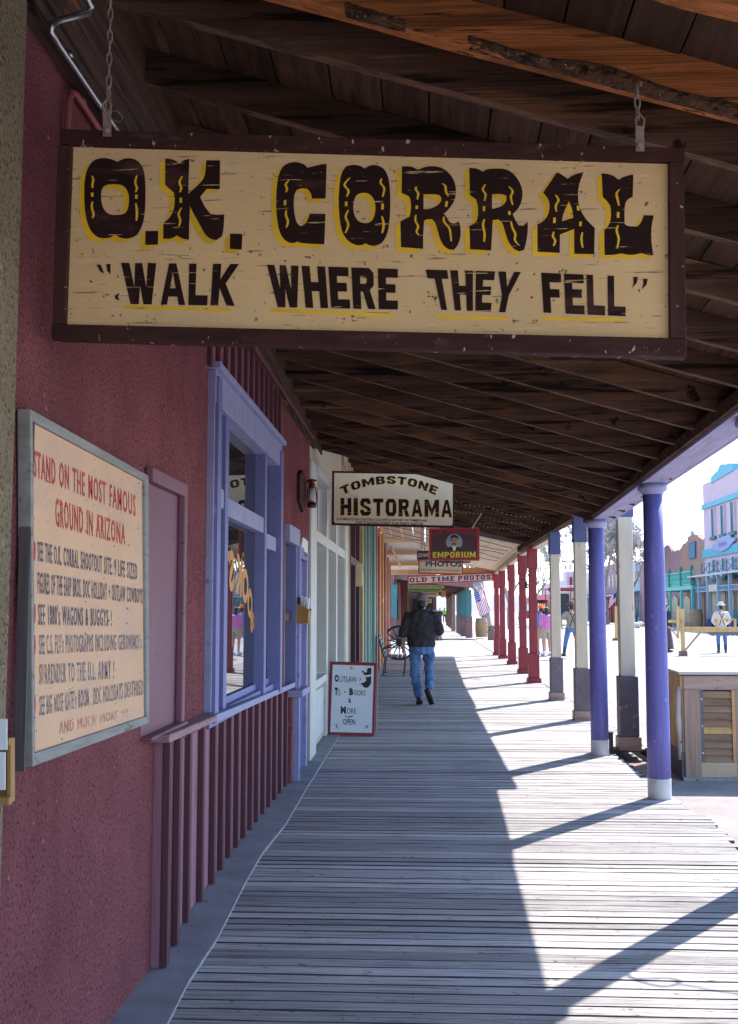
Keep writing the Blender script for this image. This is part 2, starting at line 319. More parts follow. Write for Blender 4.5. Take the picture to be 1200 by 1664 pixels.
    def build(s, name, mats, parent=None, smooth=False, bevel=0, kind=None, recalc=True):
        org = Vector((0, 0, 0)); q = parent
        while q is not None:
            if q.type == 'EMPTY': org = org+q.location
            q = q.parent
        me = bpy.data.meshes.new(name)
        me.from_pydata([tuple(p-org) for p in s.v], [], s.f)
        if not isinstance(mats, (list, tuple)): mats = [mats]
        for m in mats: me.materials.append(M[m] if isinstance(m, str) else m)
        me.polygons.foreach_set('material_index', s.mi)
        at = me.attributes.new('rnd', 'FLOAT', 'FACE'); at.data.foreach_set('value', s.r)
        if recalc:
            bm = bmesh.new(); bm.from_mesh(me); bmesh.ops.recalc_face_normals(bm, faces=bm.faces); bm.to_mesh(me); bm.free()
        if smooth: me.polygons.foreach_set('use_smooth', [True]*len(me.polygons))
        me.update()
        o = bpy.data.objects.new(name, me); C.objects.link(o)
        if parent is not None: o.parent = parent
        if bevel:
            bv = o.modifiers.new('bevel', 'BEVEL'); bv.width = bevel; bv.segments = 2; bv.limit_method = 'ANGLE'
        if kind: o['kind'] = kind
        return o
def thing(name, label, cat, loc=(0, 0, 0), group=None, rz=0):
    o = bpy.data.objects.new(name, None); C.objects.link(o); o.location = loc; o.rotation_euler = (0, 0, rz)
    o.empty_display_size = .2
    return tag(o, label, cat, group)
def tag(o, label, cat, group=None):
    o['label'] = label; o['category'] = cat
    if group: o['group'] = group
    return o
def copy_tree(o, parent=None):
    c = o.copy(); C.objects.link(c)
    if parent is not None: c.parent = parent
    for ch in [k for k in o.children]:
        copy_tree(ch, c)
    return c

# ------------------------------------------------------------------ lettering
_tc = {}
def glyphs(s, bold=.02, res=3, sp=1.0):
    key = (s, bold, res, sp)
    if key in _tc: return _tc[key]
    cu = bpy.data.curves.new('t', 'FONT'); cu.body = s; cu.size = 1; cu.resolution_u = res; cu.offset = bold; cu.fill_mode = 'FRONT'; cu.space_character = sp; cu.space_word = 1.0+(sp-1)*1.5
    ob = bpy.data.objects.new('t', cu); C.objects.link(ob)
    dg = bpy.context.evaluated_depsgraph_get(); dg.update()
    me = bpy.data.meshes.new_from_object(ob.evaluated_get(dg))
    vs = [(v.co.x, v.co.y) for v in me.vertices]; fs = [list(p.vertices) for p in me.polygons]
    bpy.data.objects.remove(ob); bpy.data.curves.remove(cu); bpy.data.meshes.remove(me)
    x0 = min(v[0] for v in vs); x1 = max(v[0] for v in vs); y0 = min(v[1] for v in vs); y1 = max(v[1] for v in vs)
    vs = [((x-x0)/(x1-x0), (y-y0)/(y1-y0)) for x, y in vs]
    _tc[key] = (vs, fs, (x1-x0)/(y1-y0)); return _tc[key]
def write(mb, s, fn, bold=.02, mi=0, res=3, sp=1.0):      # fn(a,b) maps the unit square (b up) to world
    vs, fs, asp = glyphs(s, bold, res, sp)
    mb.add([fn(a, b) for a, b in vs], fs, mi)
def quadfn(tl, tr, br, bl, proj):
    def fn(a, b):
        top = (tl[0]+(tr[0]-tl[0])*a, tl[1]+(tr[1]-tl[1])*a); bot = (bl[0]+(br[0]-bl[0])*a, bl[1]+(br[1]-bl[1])*a)
        return proj(bot[0]+(top[0]-bot[0])*b, bot[1]+(top[1]-bot[1])*b)
    return fn
def arcfn(cx, cy, x0, x1, h, rise, proj):          # letters on an arch in picture units
    def fn(a, b):
        t = (a-.5)*2; x = x0+(x1-x0)*a; yb = cy-rise*(1-t*t)
        sl = 2*rise*t*2/(x1-x0)
        return proj(x+sl*h*b*.8, yb-h*b)
    return fn
exec_parts = []
# ================================================================== SETTING: ground, road, boardwalks
RZ = -.05
g = MB(); xs = [-900, -40, -1.7, 2.0, 3.2, 5, 30, 300, 3000]; ys = [-60, 0, 4, 8, 12, 20, 40, 120, 4000]
g.add([(x, y, -.14) for y in ys for x in xs], [[j*9+i, j*9+i+1, (j+1)*9+i+1, (j+1)*9+i] for j in range(8) for i in range(8)])
g.build('ground', 'ground', kind='structure')
r = MB(); ny = 90
def roadx(y): return 3.4+.12*math.sin(y*.9)+.08*math.sin(y*2.3+1)
yy = [-20+i*1.2 for i in range(70)]+[70, 90, 130, 200, 400, 900]
cols = [0, .5, 1.2, 2.4, 22.3]
r.add([(roadx(y)+c, y, -.136+.086*min(1, c/2.4)) for y in yy for c in cols],
      [[j*5+i, j*5+i+1, (j+1)*5+i+1, (j+1)*5+i] for j in range(len(yy)-1) for i in range(4)])
r.build('road', 'road', kind='structure', smooth=True)
r = MB(); r.hexa([(-60, 38.2, -.135), (3.45, 38.2, -.135), (3.45, 57.2, -.135), (-60, 57.2, -.135)], [(-60, 38.6, RZ), (5.9, 38.6, RZ+.004), (5.9, 56.8, RZ+.004), (-60, 56.8, RZ)])
r.build('side_street', 'road', kind='structure')
s = MB(); s.box(1.98, 10.75, -.139, 2.42, 11.9, -.10); s.build('bare_soil', 'soil', kind='structure')

def boardwalk(y0, y1, x0, xf, wd=.105):
    b = MB(); y = y0; i = 0; seg = 10
    while y < y1:
        wdt = wd*random.uniform(.93, 1.03); gp = random.uniform(.003, .008)
        x1 = xf(y)+random.uniform(-.035, .035)
        dz = random.uniform(-.0016, .0016); tl = random.uniform(-.0016, .0016); wob = [random.uniform(-.0022, .0022) for _ in range(seg+1)]
        rn = random.random(); t = .035; ny_ = y+wdt-gp
        vs = []
        for k in range(seg+1):
            x = x0+(x1-x0)*k/seg; a = wob[k]
            vs += [(x, y+a*.6, dz+tl-t), (x, y+a*.6, dz+tl-.004), (x, y+.0035+a*.6, dz+tl+a*.4), (x, ny_-.005+a*.6, dz-tl+a*.4), (x, ny_+a*.6, dz-tl-.004), (x, ny_+a*.6, dz-tl-t)]
        fs = []
        for k in range(seg):
            fs.append([k*6+2, k*6+3, (k+1)*6+3, (k+1)*6+2])
        b.add(vs, fs+[[0, 1, 2, 3, 4, 5], [seg*6+q for q in range(6)][::-1]], 0, rn)
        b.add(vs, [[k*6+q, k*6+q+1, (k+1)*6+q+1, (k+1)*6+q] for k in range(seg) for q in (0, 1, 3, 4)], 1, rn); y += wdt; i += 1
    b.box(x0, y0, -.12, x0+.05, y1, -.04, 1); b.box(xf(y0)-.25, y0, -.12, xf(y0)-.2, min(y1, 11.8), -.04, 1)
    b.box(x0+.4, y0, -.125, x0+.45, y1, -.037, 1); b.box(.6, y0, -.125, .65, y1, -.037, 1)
    return b
def near_edge(y):
    if y < 3: return 2.3
    if y < 11.2: return 2.05+.03*math.sin(y*1.7)
    if y < 12.3: return 2.02
    return 2.48
boardwalk(-2.5, 38.2, -1.16, near_edge).build('boardwalk', ['walk', 'gap_shade'], kind='structure', recalc=True)
b = MB(); y = 57.2
boardwalk(57.2, 112, -1.5, lambda y: 2.75, .30).build('far_boardwalk', ['walk', 'gap_shade'], kind='structure')
c = MB()
pe = [(-3, -.955), (2, -.957), (4.1, -.963), (4.55, -.983), (5.12, -.978), (5.72, -.998), (6.23, -1.018), (6.9, -1.031), (7.88, -1.002), (9.5, -1.023), (10.7, -1.03), (13.14, -1.045), (16, -1.09), (37, -1.1)]
for (ya, xa), (yb, xb) in zip(pe, pe[1:]):
    c.hexa([(-1.3, ya, -.05), (xa, ya, -.05), (xb, yb, -.05), (-1.3, yb, -.05)], [(-1.3, ya, .024), (xa, ya, .022), (xb, yb, .022), (-1.3, yb, .024)])
c.build('kerb_strip', 'concrete', kind='structure')
c = MB(); c.tube([(xa+.004, ya, .018+.002*math.sin(ya*7)) for ya, xa in pe], .003, 6); c.build('kerb_edge', 'concrete_edge', kind='structure')
h = MB()
def hf(a, b):
    x = -400+a*1600; z = (math.sin(a*9)*5+math.sin(a*23+1)*3+14)*math.sin(PI*b)**.7-2
    return (x, 900+b*300, z*.9)
h.grid(hf, 60, 8); h.build('hills', 'hill', kind='structure', smooth=True)

# ================================================================== NEAR LEFT: tan building corner, red building
t = thing('tan_stucco_building', 'rough tan stucco corner of the nearest building, at the left edge beside the maroon wall', 'building', (-1.3, 0, 0))
b = MB(); b.box(-1.75, -3, -.05, -1.12, 2.885, 4.2); b.build('wall', 'stucco_tan', t, bevel=.02)

XW = -1.18
red = thing('maroon_stucco_building', 'maroon stucco shopfront with lavender window and battened wainscot on the left', 'building', (XW, 6, 0))
wy0 = DX(345, -1.15)-.03; wy1 = DX(453, -1.15)+.02
zb = .90; zt = 2.86
b = MB()
b.box(-1.5, 2.886, -.05, XW+.005, 4.70, 3.95); b.box(-1.5, 4.70, zb+.02, XW, wy0+.06, 3.95); b.box(-1.5, wy1-.06, zb+.02, XW, 9.05, 3.95)
b.box(-1.5, 4.70, -.05, -1.30, 9.05, zb+.02); b.box(-1.5, wy0+.06, zt-.07, XW, wy1-.06, 3.95)
b.box(-1.5, 9.05, 2.14, XW, 10.75, 3.95); b.box(-1.5, 9.05, -.05, -1.30, 9.60, .84); b.box(-1.5, 9.60, -.05, XW, 9.72, .84); b.box(-1.5, 10.75, -.05, XW, 11.02, 3.95)
b.build('wall', 'stucco_red', red)
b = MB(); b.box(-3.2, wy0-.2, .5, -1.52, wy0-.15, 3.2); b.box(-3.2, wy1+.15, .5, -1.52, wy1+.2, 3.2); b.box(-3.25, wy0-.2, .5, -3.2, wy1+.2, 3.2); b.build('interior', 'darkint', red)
# wainscot of boards and battens under the window, slightly bowed
def wface(y):
    k = [(4.68, -1.135), (5.02, -1.162), (5.39, -1.193), (6.13, -1.21), (6.76, -1.235), (7.86, -1.235), (9.6, -1.225)]
    for (a, p), (c_, q) in zip(k, k[1:]):
        if y <= c_: return p+(q-p)*max(0, (y-a)/(c_-a))
    return k[-1][1]
def capz(y): return .985-(y-4.54)*.0235
b = MB(); yl = [4.70+i*.29 for i in range(17)]+[9.6]
for a, c_ in zip(yl, yl[1:]):
    b.hexa([(-1.36, a, .024), (wface(a), a, .026), (wface(c_), c_, .026), (-1.30, c_, .024)], [(-1.30, a, capz(a)), (wface(a), a, capz(a)), (wface(c_), c_, capz(c_)), (-1.30, c_, capz(c_))], rnd=random.random())
b.build('wainscot', 'wainscot', red)
yb_ = [4.695, 5.0, 5.36, 5.74, 6.1, 6.42, 6.74, 7.02, 7.3, 7.58, 7.86, 8.16, 8.46, 8.76, 9.08, 9.42]
for i, y in enumerate(yb_):
    b = MB(); x = wface(y); wd = .05 if i else .06
    b.hexa([(x+.001, y, .026+.004*(i % 3)), (x+.032, y, .027), (x+.032, y+wd, .027), (x+.001, y+wd, .026)], [(x+.001, y, capz(y)-.002), (x+.032, y, capz(y)-.002), (x+.032, y+wd, capz(y)-.002), (x+.001, y+wd, capz(y)-.002)])
    b.build('batten', 'batten', red, bevel=.003)
b = MB(); b.hexa([(-1.30, 4.60, capz(4.6)), (-1.085, 4.60, capz(4.6)), (-1.155, 9.62, capz(9.62)), (-1.30, 9.62, capz(9.62))], [(-1.30, 4.60, capz(4.6)+.034), (-1.085, 4.60, capz(4.6)+.034), (-1.155, 9.62, capz(9.62)+.034), (-1.30, 9.62, capz(9.62)+.034)])
b.build('wainscot_cap', 'cap', red, bevel=.004)
b = MB(); b.box(-1.1, 5.75, capz(5.75)+.002, -1.067, 9.63, capz(9.63)+.04)
b = MB(); a, c_ = 5.72, 9.63
b.hexa([(-1.14, a, capz(a)-.003), (-1.098, a, capz(a)-.003), (-1.150, c_, capz(c_)-.003), (-1.18, c_, capz(c_)-.003)], [(-1.14, a, capz(a)+.037), (-1.098, a, capz(a)+.037), (-1.150, c_, capz(c_)+.037), (-1.18, c_, capz(c_)+.037)])
b.build('sill_edge', 'lav_light', red, bevel=.003)
# boarded access panel behind the notice board
p0, p1 = 4.45, DX(293, -1.165)
b = MB(); b.box(-1.2, p0, capz(5)+.03, -1.172, p1, 2.13); pan = b.build('access_panel', 'pinkpanel', red)
b = MB(); b.box(-1.172, p1-.05, capz(5)+.03, -1.135, p1+.005, 2.10); b.box(-1.172, p0, 2.085, -1.135, p1+.01, 2.15); b.box(-1.175, p0, capz(5)+.032, -1.12, p1+.02, capz(5)+.05)
b.build('panel_frame', 'pinkpanel', pan, bevel=.008)
# battened panel above the window
b = MB(); b.box(-1.19, wy0-.13, zt, -1.165, wy1+.03, 3.27); q = b.build('upper_panel', 'wainscot', red)
y = wy0-.13
while y < wy1:
    b = MB(); b.box(-1.165, y, zt-.0, -1.14, y+.055, 3.275); b.build('batten', 'batten', red, bevel=.003); y += .235
b = MB(); b.box(-1.165, wy0-.13, 3.275, -1.125, 10.95, 3.32); b.build('top_trim', 'trimred', red, bevel=.006)

# the lavender shop window
win = thing('shop_window_tmp', 'x', 'x'); bpy.data.objects.remove(win)
def slab(name, y0, y1, z0, z1, x0, x1, m, par, bev=.004):
    b = MB(); b.box(x0, y0, z0, x1, y1, z1); return b.build(name, m, par, bevel=bev)
ws = .93
b = MB(); b.box(-1.30, wy0, ws+.01, -1.12, wy0+.10, 2.83); win = b.build('window', 'lav', red, bevel=.004)
slab('stile', wy0-.015, wy0+.0, 1.0, 2.82, -1.22, -1.14, 'lav_light', win)
D1 = DX(370, -1.15); D2 = DX(430, -1.15)
slab('mullion', D1-.10, D1, ws, 2.70, -1.30, -1.15, 'lav', win)
slab('mullion', D2, D2+.10, ws, 2.70, -1.30, -1.15, 'lav', win)
slab('stile', wy1-.11, wy1, ws-.02, 2.80, -1.30, -1.12, 'lav', win)
slab('lintel', wy0-.02, wy1+.02, 2.68, 2.86, -1.30, -1.135, 'lav_light', win)
slab('lintel', wy0-.05, wy1+.05, 2.862, 2.90, -1.18, -1.105, 'lav_light', win)
slab('sill', wy0+.1, wy1-.1, ws-.03, ws+.045, -1.32, -1.17, 'lav', win)
for a, c_, zz in ((wy0+.1, D1-.1, 2.13), (D1, D2, 2.10), (D2+.1, wy1-.11, 2.0)):
    slab('transom_bar', a, c_, zz, zz+.11, -1.224, -1.16, 'lav_light', win)
    slab('lower_rail', a, c_, ws+.045, ws+.09, -1.224, -1.205, 'lav', win)
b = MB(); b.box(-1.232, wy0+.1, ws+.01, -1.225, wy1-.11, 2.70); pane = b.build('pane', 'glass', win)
# arched gilt lettering painted on the glass of the middle light
b = MB()
def arcglass(a, c):
    th = math.radians(168-156*a); return (-1.2235, 6.86-math.cos(th)*(.76+.16*c), 1.30+math.sin(th)*(.36+.27*c))
write(b, 'BOOK STAND', lambda a, c: arcglass(a, c), .05)
b.build('window_lettering', mat('gilt_orange', (.60, .24, .04), rough=.5, var=.1), win, recalc=False)

# small dark window and the lavender side door
b = MB(); y0, y1 = 9.08, 9.72
b.box(-1.26, y0, .84, -1.255, y1, 2.14); d = b.build('side_window', 'doorred', red)
slab('stile', y0, y0+.06, .86, 2.12, -1.25, -1.18, 'doorred', d); slab('rail', y0+.06, y1-.05, 1.45, 1.52, -1.25, -1.19, 'doorred', d)
slab('stile', y1-.05, y1+.03, .84, 2.14, -1.25, -1.15, 'lav', d); slab('head', y0-.05, y1+.06, 2.12, 2.27, -1.2, -1.13, 'lav_light', d)
slab('pane', y0+.12, y1-.1, 1.53, 2.06, -1.252, -1.246, 'darkglass', d, 0)
slab('ledge', 9.5, 10.12, .78, .84, -1.2, -1.07, 'lav_light', red)
b = MB(); b.box(-1.30, 9.76, .02, -1.20, 10.72, 2.10); d = b.build('door', 'purple', red)
slab('jamb', 9.74, 9.79, .02, 2.14, -1.24, -1.125, 'lav_light', d); slab('jamb', 10.64, 10.76, .02, 2.14, -1.24, -1.16, 'lav_light', d)
slab('head', 9.87, 10.63, 2.02, 2.13, -1.24, -1.14, 'lav', d)
slab('inner_stile', 9.95, 10.0, .1, 2.0, -1.24, -1.225, 'lav', d)

# galvanised conduit and the red pipe high on the wall
t = thing('metal_conduit', 'bent galvanised steel conduit running under the roof above the left end of the big sign', 'pipe', (-1.1, 3.3, 3.4))
pts = [PX(141, -40, -1.02), PX(141, -4, -1.02), PX(149, 10, -1.02), PX(144, 21, -1.03), PX(118, 27, -1.06), PX(98, 32, -1.085), PX(87, 38, -1.098), PX(83, 50, -1.1)]+[PX(96, 72, -1.1), PX(112, 95, -1.1), PX(175, 188, -1.1), PX(215, 245, -1.1)]
pts = [Vector(p) for p in pts]
b = MB(); b.tube(pts, .0105, 10); b.build('tube', 'steel', t, smooth=True)
b = MB(); b.tube([PX(111, 87, -1.1), PX(114, 91, -1.1)], .0135, 10); b.tube([PX(168, 180, -1.1), PX(174, 188, -1.1)], .0135, 10); b.build('coupling', 'steel', t, smooth=True)
t = thing('red_pipe', 'maroon painted pipe bending down the stucco above the left end of the big sign', 'pipe', (-1.15, 3.6, 3.3))
b = MB(); b.tube([PX(109, 225, -1.155), PX(112, 165, -1.155), PX(117, 150, -1.15), PX(124, 153, -1.15), PX(134, 168, -1.15), PX(160, 208, -1.15), PX(200, 262, -1.15)], .011, 10); b.build('tube', 'trimred', t, smooth=True)
b = MB(); b.tube([PX(130, 160, -1.15), PX(135, 168, -1.15)], .014, 10); b.build('coupling', 'trimred', t)

# ================================================================== NEAR PORCH (dark rafters, lavender beam, round purple columns)
porch = thing('porch_roof', 'dark wooden porch roof with lavender beam on round purple columns', 'porch roof', (1.9, 6, 0))
def rz(x, y): return 2.625-.0395*(y-9.16)+max(.27, min(.305, .305-.004*(y-3)))*(1.9-x)
ry = [-1.5, -.3, .4, .95, 1.45, 1.9, 2.35, 2.84, 3.36, 3.68, 4.25, 4.85, 5.45, 6.03, 6.60]+[DX(u, 1.8)+.02 for u in (1141, 1109, 1080, 1054, 1032, 1014, 998, 984, 970, 958)]
for i, y in enumerate(ry):
    bark = abs(y-3.36) < .01 or abs(y-2.84) < .01; rnd_ = random.random()
    b = MB(); n = 10; xa, xb = -1.22, 2.02; th = .05 if not bark else .075; hh = .15+random.uniform(-.005, .004)
    sg = random.uniform(-.012, .012); va = []; vb = []
    for k in range(n+1):
        x = xa+(xb-xa)*k/n; z = rz(x, y)+sg*math.sin(PI*k/n)+random.uniform(-.002, .002)+(random.uniform(-.012, .014) if bark else 0)
        yo = random.uniform(-.004, .004)
        va.append([(x, y+yo, z), (x, y+th+yo, z), (x, y+th+yo, z+hh), (x, y+yo, z+hh)])
    vs = [q for r_ in va for q in r_]
    for k in range(n):
        o = k*4
        b.add(vs[o:o+8], [[0, 4, 5, 1]], 1); b.add(vs[o:o+8], [[1, 5, 6, 2], [2, 6, 7, 3], [3, 7, 4, 0]], 0, rnd_)
    b.add(va[0], [[0, 1, 2, 3]]); b.add(va[-1], [[0, 1, 2, 3]])
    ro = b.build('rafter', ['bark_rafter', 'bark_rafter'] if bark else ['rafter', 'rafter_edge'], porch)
    if bark:      # strips of bark still clinging to the lower edge
        rs = random.Random(5); nn = 150; x0b, x1b = -.25, 1.85
        from mathutils import noise
        b = MB()
        def bark_pt(a, c, y=y, off=y*7):
            x = x0b+(x1b-x0b)*a; wd_ = .018+.040*max(0, noise.noise(Vector((x*3.1, off, 0)))+.35)
            e = noise.noise(Vector((x*38, c*5, off)))*.009+noise.noise(Vector((x*90, c*9, off)))*.005
            cover = noise.noise(Vector((x*4.3, off+9, 1)))
            th_ = (.012+e)*(math.sin(PI*min(1, max(0, c)))**.5) if cover > -.22 else -.01
            ang = c*2.0
            if c < .35: return (x, y+.05*(1-c/.35)+.0, rz(x, y)-th_*.9+.001)
            return (x, y-th_, rz(x, y)+wd_*(c-.35)/.65)
        b.grid(bark_pt, nn, 12)
        b.build('bark_strip', 'bark', ro)
b = MB(); x = -1.24
while x < 2.04:
    wd = random.uniform(.15, .24); x2 = min(x+wd, 2.06); yb0 = -2.6
    while yb0 < 12.2:
        L = random.choice([2.4, 3.0, 3.6]); y2 = min(yb0+L, 12.22); z0 = .151
        b.hexa([(x, yb0, rz(x, yb0)+z0), (x2-.007, yb0, rz(x2, yb0)+z0), (x2-.007, y2-.005, rz(x2, y2)+z0), (x, y2-.005, rz(x, y2)+z0)],
               [(x, yb0, rz(x, yb0)+z0+.02), (x2-.007, yb0, rz(x2, yb0)+z0+.02), (x2-.007, y2-.005, rz(x2, y2)+z0+.02), (x, y2-.005, rz(x, y2)+z0+.02)], rnd=random.random())
        yb0 = y2
    x = x2
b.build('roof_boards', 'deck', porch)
b = MB()
def xe(y): return 2.01+.15*max(0, min(1, (y-6.5)/2.8))
ks = [-2.7, 0, 2, 3.5, 5, 6.5, 8, 9.3, 11, 12.25]
for a, c_ in zip(ks, ks[1:]):
    q = [(-1.3, a), (xe(a), a), (xe(c_), c_), (-1.3, c_)]
    b.hexa([(x, y, rz(x, y)+.176) for x, y in q], [(x, y, rz(x, y)+.190) for x, y in q])
b.build('roofing', 'darkint', porch)
def bz(y): return 2.60-.033*(y-9.16)
b = MB(); ks = [-2.6, 0, 3, 6, 9.16, 11.6, 12.2]
for a, c_ in zip(ks, ks[1:]):
    b.hexa([(1.83, a, bz(a)), (2.04, a, bz(a)), (2.04, c_, bz(c_)), (1.83, c_, bz(c_))], [(1.83, a, bz(a)+.10), (2.04, a, bz(a)+.10), (2.04, c_, bz(c_)+.10), (1.83, c_, bz(c_)+.10)])
b.build('beam', 'beam_purple', porch)
b = MB(); b.hexa([(1.79, -2.6, bz(-2.6)+.02), (1.828, -2.6, bz(-2.6)+.02), (1.828, 12.2, bz(12.2)+.02), (1.79, 12.2, bz(12.2)+.02)], [(1.79, -2.6, bz(-2.6)+.10), (1.828, -2.6, bz(-2.6)+.10), (1.828, 12.2, bz(12.2)+.13), (1.79, 12.2, bz(12.2)+.10)])
b.build('inner_plate', 'rafter', porch)
b = MB(); b.hexa([(2.045, -2.6, bz(-2.6)+.0), (2.06, -2.6, bz(-2.6)+.0), (2.07, 12.22, bz(12.22)+.0), (2.045, 12.22, bz(12.22)+.0)], [(2.045, -2.6, bz(-2.6)+.18), (2.07, -2.6, bz(-2.6)+.18), (2.07, 12.22, bz(12.22)+.18), (2.045, 12.22, bz(12.22)+.18)])
b.build('fascia', 'beam_purple', porch)
b = MB(); b.hexa([(-1.178, 2.94, 3.29), (-1.125, 2.94, 3.29), (-1.125, 11.3, 3.25), (-1.178, 11.3, 3.25)], [(-1.178, 2.94, 3.66), (-1.125, 2.94, 3.66), (-1.125, 11.3, 3.36), (-1.178, 11.3, 3.36)]); b.build('ledger', 'ledger', porch)
b = MB(); b.hexa([(-1.170, 2.9, 3.5), (-1.150, 2.9, 3.5), (-1.150, 12.1, 3.3), (-1.170, 12.1, 3.3)], [(-1.170, 2.9, 3.95), (-1.150, 2.9, 3.95), (-1.150, 12.1, 3.6), (-1.170, 12.1, 3.6)]); b.build('added_dark_board', 'deck', porch)  # dark board added above the ledger to darken the wall between rafters
b = MB(); b.hexa([P(498, 92, 5.6), P(512, 92, 5.6), P(530, 130, 5.6), P(512, 130, 5.6)], [P(498, 92, 5.64), P(512, 92, 5.64), P(530, 130, 5.64), P(512, 130, 5.64)]); b.build('cleat', 'oldwood', porch)
for (x, y) in ((2.0, 3.75), (1.98, 6.45), (1.93, 9.16), (1.865, 11.79)):
    tz = bz(y)-.055
    b = MB(); b.lathe((x, y, 0), [(.094, .165), (.094, .5), (.091, 1.2), (.086, 1.9), (.082, tz-.02)], 32); po = b.build('post', 'purple', porch, smooth=True)
    b = MB(); b.lathe((x, y, 0), [(.0955, .0), (.0955, .164)], 32); b.build('foot', 'colbase', po, bevel=.003)
    b = MB(); b.lathe((x, y, tz-.02), [(.088, -.012), (.092, .0), (.10, .01), (.118, .022), (.125, .04), (.122, .055), (.11, .062), (.11, .074)], 32); b.build('capital', 'lav_light', po, smooth=True)

# ================================================================== BIG HANGING SIGN
YS = 3.2
A = lambda Y: (lambda u, v: P(u, v, Y))
big = thing('hanging_sign', 'large weathered cream board sign with dark brown western lettering in a brown frame', 'sign', P(600, 400, YS))
b = MB(); b.prism([P(100, 225, YS), P(1100, 252, YS), P(1103, 560, YS), P(95, 538, YS)], (0, .02, 0)); b.build('panel', 'sign_cream', big)
def fr(pts, m='sign_frame', Y0=YS-.022, d=.048):
    b = MB(); b.prism([P(u, v, Y0) for u, v in pts], (0, d, 0)); b.build('frame', m, big, bevel=.0025)
fr([(97, 209), (1113, 240), (1113, 262.5), (97, 233.5)]); fr([(84, 526), (1116, 549.5), (1116, 580), (83, 550)])
fr([(94, 235), (116, 235.5), (106, 526), (85, 525.5)], 'sign_frame_v'); fr([(1088, 262.5), (1112, 263), (1115.5, 549), (1089.5, 548.5)], 'sign_frame_v')
b = MB(); b.prism([P(116, 234, YS-.004), P(1089, 262, YS-.004), P(1089, 264, YS-.004), P(116, 237, YS-.004)], (0, .003, 0), 0)
b.build('inner_bead', 'trimred', big)
L4 = lambda pts, ox, oy, k: [(ox+x/k, oy+y/k) for x, y in pts]
O1 = L4([(285,92),(315,75),(350,67),(395,72),(430,95),(455,140),(465,200),(468,300),(465,400),(455,480),(430,545),(400,578),(350,592),(305,588),(268,565),(240,585),(190,590),(150,580),(110,540),(85,480),(72,400),(68,300),(72,200),(90,135),(120,90),(160,70),(205,66),(250,75)],120,240,4)
O1h = L4([(195,250),(230,237),(290,237),(330,250),(355,290),(362,335),(355,390),(335,430),(290,437),(240,437),(205,415),(185,375),(177,320),(182,275)],120,240,4)
K1 = L4([(595,70),(630,72),(665,85),(688,103),(715,80),(753,72),(748,190),(745,300),(800,250),(840,210),(857,165),(862,82),(952,82),(950,270),(865,268),(822,320),(850,380),(890,430),(935,437),(980,433),(975,530),(965,575),(930,600),(890,595),(850,560),(815,490),(775,420),(757,380),(752,480),(750,598),(710,592),(672,570),(635,592),(582,592),(583,492),(620,460),(650,410),(660,340),(650,290),(615,262),(595,240)],120,240,4)
D1_ = L4([(467,542),(550,540),(548,630),(465,632)],120,240,4); D2_ = L4([(1017,558),(1098,560),(1092,662),(1015,658)],120,240,4)
C1 = L4([(280,130),(260,108),(215,92),(170,95),(125,115),(95,165),(80,250),(76,350),(80,450),(95,540),(120,590),(160,618),(190,622),(215,610),(240,622),(390,628),(397,430),(295,428),(285,465),(262,500),(235,510),(210,490),(195,430),(190,370),(193,310),(210,275),(240,262),(280,268),(305,300),(310,332),(398,330),(404,140),(404,108),(380,105),(330,118)],430,240,4)
O2 = L4([(652,135),(620,115),(570,110),(530,122),(500,165),(488,240),(482,350),(488,460),(505,550),(540,605),(590,632),(630,635),(658,622),(690,638),(730,638),(770,615),(800,560),(815,470),(820,350),(815,240),(800,170),(770,128),(720,110),(685,115)],430,240,4)
O2h = L4([(600,305),(640,290),(685,300),(715,340),(724,390),(715,450),(690,485),(650,492),(610,480),(585,440),(576,390),(583,340)],430,240,4)
R1 = L4([(68,152),(120,150),(165,160),(198,182),(240,160),(300,148),(370,155),(430,185),(480,240),(508,320),(505,400),(480,460),(430,520),(408,535),(435,570),(455,605),(485,618),(515,610),(528,595),(545,640),(545,720),(525,790),(490,830),(450,828),(410,800),(380,750),(360,680),(340,610),(310,580),(270,582),(248,592),(240,700),(240,822),(60,808),(58,700),(55,600),(90,580),(130,560),(142,500),(140,430),(125,395),(65,368)],640,240,5)
R1h = L4([(243,378),(360,378),(388,400),(385,440),(350,475),(290,498),(243,500)],640,240,5)
R2 = L4([(615,163),(680,168),(725,195),(760,172),(860,168),(930,178),(990,225),(1035,300),(1050,370),(1040,440),(1010,500),(968,540),(990,590),(1015,630),(1055,635),(1088,600),(1092,660),(1080,760),(1060,830),(1020,842),(970,820),(930,760),(905,680),(885,610),(850,582),(805,590),(800,700),(792,835),(622,825),(620,720),(615,635),(660,615),(685,570),(688,480),(670,420),(620,385)],640,240,5)
R2h = L4([(800,378),(880,375),(915,390),(918,430),(890,470),(840,490),(800,497)],640,240,5)
A1 = L4([(280,95),(365,152),(410,120),(495,98),(470,160),(450,230),(448,300),(455,370),(480,430),(520,490),(585,552),(580,765),(418,762),(418,560),(302,605),(300,755),(120,745),(118,525),(165,500),(205,450),(220,380),(210,320),(165,265)],850,260,5)
A1h = L4([(375,335),(405,410),(410,470),(318,498),(330,430)],850,260,5)
Lx = L4([(640,108),(690,112),(740,130),(780,160),(820,135),(898,117),(893,298),(850,320),(830,360),(825,430),(828,520),(860,540),(930,540),(960,510),(985,448),(1065,450),(1045,540),(1042,650),(1060,775),(1010,772),(965,755),(920,768),(860,772),(800,757),(750,770),(665,772),(662,570),(700,530),(718,470),(715,380),(690,340),(650,300)],850,260,5)
LET = [(O1, [O1h]), (D1_, []), (K1, []), (D2_, []), (C1, []), (O2, [O2h]), (R1, [R1h]), (R2, [R2h]), (A1, [A1h]), (Lx, [])]
